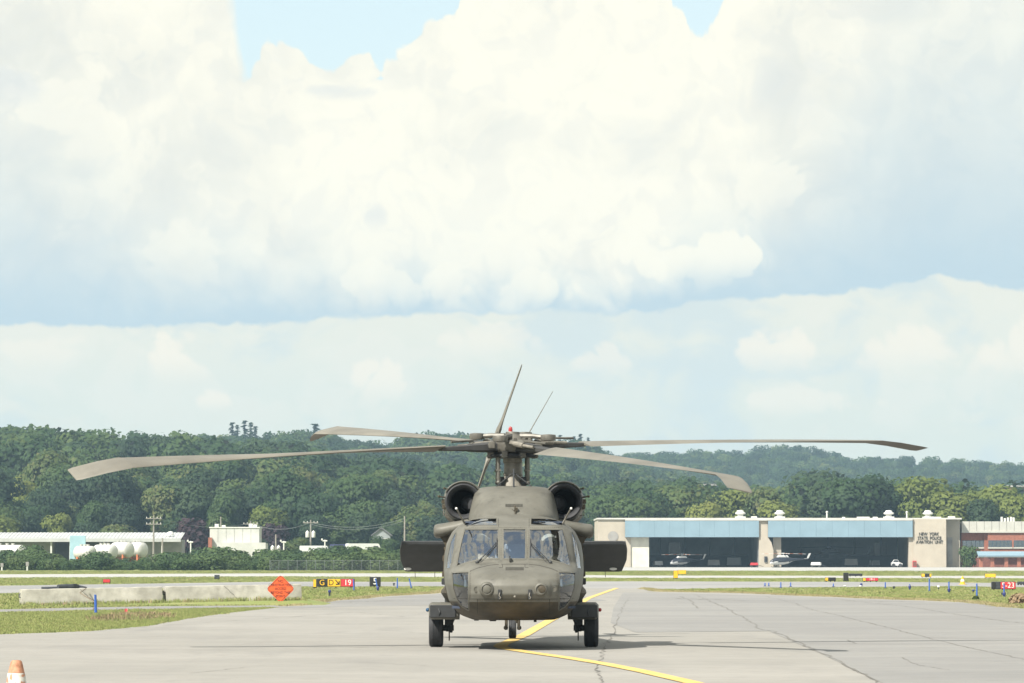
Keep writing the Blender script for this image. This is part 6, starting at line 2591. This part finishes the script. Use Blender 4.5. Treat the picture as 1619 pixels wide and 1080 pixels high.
def cart(px, Y, w, h, m_, label, yaw=0.0):
    t = thing('equipment_cart', label, 'cart', (px_x(px, Y), Y, 0), yaw)
    mb = MB()
    mb.box(-w / 2, w / 2, -.5, .5, .35, h, bev=.06, tx=.9)
    obj('body', mb, m_, t)
    for x in (-w * .35, w * .35):
        for y in (-.45, .45):
            mb = MB()
            mb.lathe([(.1, -.08), (.2, -.08), (.2, .08), (.1, .08)], (x, y, .2), 'Y', 12)
            obj('wheel', mb, M_rubber, t)
    mb = MB()
    mb.tube([(w / 2, 0, .4), (w / 2 + .9, 0, .15)], .04, 6)
    obj('tow_bar', mb, M_dgrey, t)


cart(1128, HYB + 6, 2.2, 1.3, M_shedl, 'grey equipment cart in the left hangar bay right of the dark helicopter')
cart(1040, HYB + 5, 1.6, 1.1, M_carw, 'white equipment cart in the left hangar bay left of the dark helicopter', R(20))
cart(1160, HYB + 9, 2.6, 1.7, M_ghouse, 'tall grey cart near the middle pier in the left hangar bay')
cart(1290, HYB - 8, 1.8, .9, M_carw, 'low white cart in front of the right hangar bay behind the striped tail', R(-15))
cart(1345, HYB + 8, 2.4, 1.5, M_shedl, 'grey equipment cart deep in the right hangar bay left of the white car')
cart(1382, HYB + 10, 1.8, 1.2, M_ghouse, 'small grey cart in the right hangar bay beside the white car', R(30))
cart(1192, HYB - 9, 1.4, .8, M_sred, 'small red cart at the foot of the middle pier')
# ---- yard at the left
def zed(py, Y): return at(300, py, Y).z


SY = 790.0
t = thing('open_shed', 'long low shed with white corrugated roof behind the tanks', 'shed', (px_x(130, SY), SY, 0))
sx_ = lambda px: px_x(px, SY) - px_x(130, SY)
mb = MB()
n = 60
x0, x1 = sx_(-60), sx_(287)
za, zb_ = zed(849.5, SY), zed(846, SY + 9)
for i in range(n):
    a, b = x0 + (x1 - x0) * i / n, x0 + (x1 - x0) * (i + .55) / n
    c = x0 + (x1 - x0) * (i + 1) / n
    mb.loft([[(a, y, z), (b, y, z), (b, y, z + .10), (a, y, z + .10)] for y, z in ((-1, za - .35), (9, zb_ + .35))])
    mb.loft([[(b, y, z), (c, y, z), (c, y, z + .04), (b, y, z + .04)] for y, z in ((-1, za - .35), (9, zb_ + .35))])
mb.box(x0, x1, -1.06, -1.0, za - .75, za - .2)
obj('roof', mb, M_shedr, t)
mb = MB()
mb.box(x0, sx_(82), 2.5, 9, -.1, za - .6)
mb.box(sx_(225), sx_(287), 1.5, 9, -.1, za - .4)
obj('wall', mb, M_shedl, t)
mb = MB()
mb.box(sx_(82.3), sx_(224.7), 7, 8.8, -.1, za - .5)
obj('back_wall', mb, M_shedw, t)
for px in (82, 112, 165, 205, 257):
    mb = MB()
    mb.box(sx_(px) - .12, sx_(px) + .12, -.6, -.36, -.1, za - .4)
    obj('roof_post', mb, M_vent, t)
mb = MB()
xx = sx_(268)
mb.lathe([(.55, 0), (.55, .2), (.4, .5), (.001, .6)], (xx, 3, zb_), 'Z', 14)
obj('roof_vent', mb, M_vent, t)
mb = MB()
mb.box(sx_(255), sx_(267), 1.44, 1.497, .9, 1.7)
obj('window', mb, M_glassd, t)
t = thing('blue_tarpaulin_screen', 'pale blue screen standing between the shed and the white tanks', 'screen', (px_x(122, 772), 772, 0))
mb = MB()
mb.box(px_x(111, 772) - px_x(122, 772), px_x(136, 772) - px_x(122, 772), 0, .25, 0, zed(847, 772), bev=.04)
obj('sheet', mb, M_bsheet, t)
mb = MB()
for q in (-1.1, 1.1):
    mb.tube([(q, .35, -.1), (q, .35, zed(850, 772))], .06, 6)
obj('frame', mb, M_pole, t)


def tank(px0, px1, Y, r, zc, label):
    t = thing('storage_tank', label, 'tank', (px_x((px0 + px1) / 2, Y), Y, 0), R(-38), 'white horizontal storage tanks')
    L = (px_x(px1, Y) - px_x(px0, Y)) * 1.05
    mb = MB()
    mb.lathe([(.001, -L / 2 - .25), (r * .5, -L / 2 - .2), (r * .88, -L / 2 - .06), (r, -L / 2 + .1), (r, L / 2 - .1), (r * .88, L / 2 + .06), (r * .5, L / 2 + .2), (.001, L / 2 + .25)], (0, 0, zc), 'X', 28)
    obj('shell', mb, M_tank, t, smooth=50)
    mb = MB()
    for q in (-.3, .3):
        mb.box(q * L - .15, q * L + .15, -r * .8, r * .8, -.1, zc - r * .6)
    obj('saddle', mb, M_orangep, t)
    mb = MB()
    for q in (-.25, .0, .2):
        mb.lathe([(.22, 0), (.22, .22), (.28, .22), (.28, .3), (.001, .3)], (q * L, 0, zc + r - .04), 'Z', 10)
    obj('manhole', mb, M_tank, t)
    mb = MB()
    for q in (-.46, -.15, .15, .46):
        mb.lathe([(r + .012, q * L - .03), (r + .012, q * L + .03)], (0, 0, zc), 'X', 28, cap=False)
    obj('weld_band', mb, M_vent, t)
    return t


tank(120, 150, 752, 1.05, zed(874, 752), 'white storage tank left of the others, beside the pale blue screen')
tank(150, 184, 756, 1.12, zed(872.5, 756), 'second white storage tank from the pale blue screen')
tank(178, 209, 760, 1.2, zed(869.5, 760), 'third white storage tank, with round end showing')
tank(206, 230, 764, 1.2, zed(869.5, 764), 'white storage tank at the right end of its row')
tank(-18, 42, 748, 1.3, zed(875, 748), 'long white storage tank at the left edge of the view')

WY = 780.0
t = thing('white_stepped_building', 'white windowless stepped building above the shrubs left of centre', 'building', (px_x(372, WY), WY, 0))
wx = lambda px: px_x(px, WY) - px_x(372, WY)
mb = MB()
mb.box(wx(332), wx(410), 0, 8, -.1, zed(835, WY))
obj('main_block', mb, M_whouse, t)
mb = MB()
mb.box(wx(352), wx(421), -1.5, -.004, -.1, zed(858, WY))
mb.box(wx(410) + .004, wx(421), 0, 6, -.1, zed(859, WY))
obj('lower_block', mb, M_whouse, t)
mb = MB()
mb.box(wx(331), wx(411), -.12, 8.1, zed(835, WY) + .004, zed(833.2, WY))
obj('parapet', mb, M_vent, t)
mb = MB()
for px, h in ((341, .5), (352, .3), (395, .55), (402, .4)):
    mb.box(wx(px) - .3, wx(px) + .3, 3, 3.8, zed(833.1, WY), zed(833.2, WY) + h)
obj('roof_unit', mb, M_vent, t)
mb = MB()
for i in range(1, 6):
    x = wx(332) + (wx(410) - wx(332)) * i / 6
    mb.box(x - .03, x + .03, -.02, -.005, zed(857.5, WY), zed(835.4, WY))
obj('panel_joint', mb, M_shedl, t)
mb = MB()
mb.box(wx(330), wx(336), -.8, -.1, -.1, zed(850, WY))
obj('brick_lean_to', mb, M_brick, t)

t = thing('grey_house', 'small grey two storey house among trees left of the helicopter', 'house', (px_x(603, 845), 845, 0))
mb = MB()
zz = zed(862, 845)
hw = 1.5
z1 = zed(846, 845)
mb.box(-hw, hw, 0, 6, -.1, z1)
mb.prism([(-hw, z1), (hw, z1), (0, zed(836, 845))], .01, 5.99)
obj('wall', mb, M_ghouse, t)
mb = MB()
for sx in (-1, 1):
    mb.loft([[(sx * (hw + .3), y, z1 - .2), (0, y, zed(836, 845) + .05), (0, y, zed(836, 845) + .22), (sx * (hw + .3), y, z1)] for y in (-.3, 6.3)])
obj('roof', mb, M_groof, t)
for (x, z) in ((-.7, z1 - 1.3), (.7, z1 - 1.3), (.7, z1 - 3.6)):
    mb = MB()
    mb.box(x - .45, x + .45, -.05, -.005, z - .6, z + .6)
    w = obj('window', mb, M_glassd, t)
    mb = MB()
    mb.box(x - .55, x + .55, -.10, -.051, z - .72, z - .61)
    mb.box(x - .55, x + .55, -.10, -.051, z + .61, z + .7)
    obj('trim', mb, M_vent, w)
vehicle(577, 0, 730, 5.6, 3.8, M_carw, 'white van parked behind the shrubs right of a violet car', R(15), True)
vehicle(552, 0, 735, 5.6, 3.7, M_carb, 'violet-blue van parked behind the shrubs left of the white van', R(-10), True)
vehicle(523, 0, 740, 4.8, 2.1, M_ghouse, 'grey car behind the shrubs left of the violet-blue van', R(5))
vehicle(500, 0, 742, 5.0, 3.5, M_carw, 'white van half hidden by the shrubs right of the white building', R(5), True)


def pole(px, top, Y, label, cross=0, h0=-.1, transformer=False):
    t = thing('utility_pole', label, 'pole', (px_x(px, Y), Y, h0))
    zt = at(px, top, Y).z - h0
    mb = MB()
    mb.tube([(0, 0, 0), (.03, 0, zt * .6), (.05, 0, zt)], [.17, .14, .11], 8)
    obj('post', mb, M_pole, t, smooth=40)
    for k in range(cross):
        mb = MB()
        mb.box(-1.2, 1.3, -.2, -.08, zt - .55 - .9 * k, zt - .42 - .9 * k)
        a = obj('crossarm', mb, M_pole, t)
        mb = MB()
        for x in (-1.05, -.5, .6, 1.15):
            mb.lathe([(.05, 0), (.07, .1), (.03, .2)], (x, -.14, zt - .42 - .9 * k), 'Z', 8)
        obj('insulator', mb, M_vent, a)
    if transformer:
        for sx in (-1, 1):
            mb = MB()
            mb.lathe([(.30, 0), (.32, .1), (.32, .85), (.2, .95), (.06, 1.15), (.001, 1.15)], (sx * .5, 0, zt - 2.9), 'Z', 14)
            obj('transformer', mb, M_vent, t, smooth=40)
    return t


pole(243, 815, 770, 'tall grey utility pole in front of the long shed roof', 2)
pole(257, 851, 760, 'thin short pole right of the utility pole at the shed')
pole(436, 845, 800, 'utility pole with white transformers in front of the purple-leaved tree', 0, -.1, True)
pole(491, 822, 800, 'utility pole with white transformers left of the vehicles', 1, -.1, True)
pole(639.5, 816, 790, 'bare brown pole left of the helicopter cabin', 0)
pole(396, 824, 805, 'pole rising behind the white stepped building', 1)
pole(349, 817, 810, 'thin pole behind the left end of the white stepped building')
for (px, top, lb) in ((449, 855, 'white approach light mast right of the white stepped building'), (514, 853, 'white approach light mast in front of the white van'), (302, 855, 'white approach light mast below the purple-leaved tree')):
    t = thing('light_mast', lb, 'mast', (px_x(px, 700), 700, -.05))
    zt = at(px, top, 700).z
    mb = MB()
    mb.tube([(0, 0, 0), (0, 0, zt)], .10, 8)
    obj('post', mb, M_vent, t)
    mb = MB()
    mb.box(-.35, .35, -.12, .12, zt - .25, zt - .05, bev=.03)
    mb.box(-.55, -.30, -.15, .15, zt - .1, zt + .18, bev=.03)
    obj('lamp_head', mb, M_vent, t)
for i, (a, b, top) in enumerate((((243, 817, 770), (396, 827, 805), 0), ((396, 827, 805), (491, 826, 800), 0), ((491, 826, 800), (639, 820, 790), 0), ((491, 829, 800), (639, 824, 790), 0))):
    p, q = at(*a), at(*b)
    mb = MB()
    mb.tube([p + (q - p) * (k / 10) - Vector((0, 0, 1.1 * (1 - (2 * k / 10 - 1) ** 2))) for k in range(11)], .03, 5)
    tag(obj('power_line', mb, M_wire), ['thin power line from the shed pole to the white building', 'thin power line between the white building pole and the transformer pole',
        'upper thin power line running to the bare brown pole', 'lower thin power line running to the bare brown pole'][i], 'cable')

# ---- chain link fence
FY = 628.0
x0, x1 = px_x(427, FY), px_x(716, FY)
t = thing('chain_link_fence', 'grey chain link fence at the foot of the shrubs left of the helicopter', 'fence', (x0, FY, -.05))
L = x1 - x0
h = at(500, 886.5, FY).z + .05
n = 20
for i in range(n + 1):
    mb = MB()
    mb.tube([(L * i / n, 0, 0), (L * i / n, 0, h + .05)], .035, 6)
    mb.ball((L * i / n, 0, h + .06), .045, 6, 4)
    obj('post', mb, M_wire, t)
mb = MB()
mb.tube([(0, 0, h), (L, 0, h)], .025, 6)
obj('top_rail', mb, M_wire, t)
mb = MB()
s = .16
k = int(L / s)
for i in range(-8, k):
    for sg_ in (1, -1):
        xa, xb = i * s, i * s + h
        if sg_ < 0:
            xa, xb = xb, xa
        za_, zb2 = 0.03, h
        mb.add([(max(0, min(L, xa)) - .006, .0, za_), (max(0, min(L, xa)) + .006, .0, za_), (max(0, min(L, xb)) + .006, .0, zb2), (max(0, min(L, xb)) - .006, 0, zb2),
                (max(0, min(L, xa)) - .006, .008, za_), (max(0, min(L, xa)) + .006, .008, za_), (max(0, min(L, xb)) + .006, .008, zb2), (max(0, min(L, xb)) - .006, .008, zb2)], [(0, 1, 2, 3), (4, 5, 6, 7), (0, 3, 7, 4), (1, 2, 6, 5)])
wm = obj('wire_mesh', mb, M_wire, t)
wm['kind'] = 'stuff'
for (px, tp, lb) in ((44, 888, 'short grey post in front of the shrubs at the left'), (4, 890, 'short grey post at the left edge in front of the shrubs')):
    Y = 600
    t = thing('short_post', lb, 'post', (px_x(px, Y), Y, -.03))
    mb = MB()
    zt = at(px, tp, Y).z
    mb.tube([(0, 0, 0), (0, 0, zt)], .10, 8)
    obj('post', mb, M_vent, t)
    mb = MB()
    mb.box(-.18, .18, -.12, .12, zt * .55, zt)
    obj('sign_box', mb, M_shedl, t)

# ---- far buildings among the trees
FYB = 1290.0
t = thing('brown_building', 'low brown building among trees far above the left hangar bay', 'building', (px_x(1108, FYB), FYB, 0))
z0 = hill(px_x(1108, FYB), FYB) - 1
z1 = at(1108, 768, FYB).z
w = 4.0
mb = MB()
mb.box(-w, w, 0, 8, z0, z1)
obj('wall', mb, M_brown, t)
mb = MB()
mb.box(-w - .3, w + .3, -.3, 8.3, z1 + .004, z1 + .5)
obj('roof', mb, M_shedl, t)
for i in range(5):
    mb = MB()
    x = -w + 2 * w * (i + .5) / 5
    mb.box(x - .5, x + .5, -.06, -.005, z1 - 1.9, z1 - .7)
    obj('window', mb, M_glassd, t)
FYB = 1100.0
t = thing('red_roofed_building', 'red walled building half hidden by trees at the far right', 'building', (px_x(1596, FYB), FYB, 0))
z1 = at(1596, 770, FYB).z
mb = MB()
mb.box(-3.2, 5, 0, 8, -.3, z1)
obj('wall', mb, M_brick, t)
mb = MB()
mb.box(-3.4, 5.2, -.3, 8.3, z1 + .004, z1 + .35)
obj('roof', mb, M_parapet, t)
for x in (-1.8, .6, 3.0):
    mb = MB()
    mb.box(x - .6, x + .6, -.06, -.005, z1 - 2.0, z1 - .8)
    obj('window', mb, M_glassd, t)
# ================================================================== air: pale haze over the whole view
hz = MB()
hz.box(-1500, 1500, -60, 3300, -1.1, 118)
m = bpy.data.materials.new('haze_air')
m.use_nodes = True
m.node_tree.nodes.clear()
o_ = m.node_tree.nodes.new('ShaderNodeOutputMaterial')
v_ = m.node_tree.nodes.new('ShaderNodeVolumePrincipled')
v_.inputs['Color'].default_value = (.54, .79, 1.0, 1)
v_.inputs['Density'].default_value = 0.000118
v_.inputs['Anisotropy'].default_value = 0.0
m.node_tree.links.new(v_.outputs[0], o_.inputs['Volume'])
struct(obj('haze', hz, m), 'thin bluish summer haze', 'stuff')
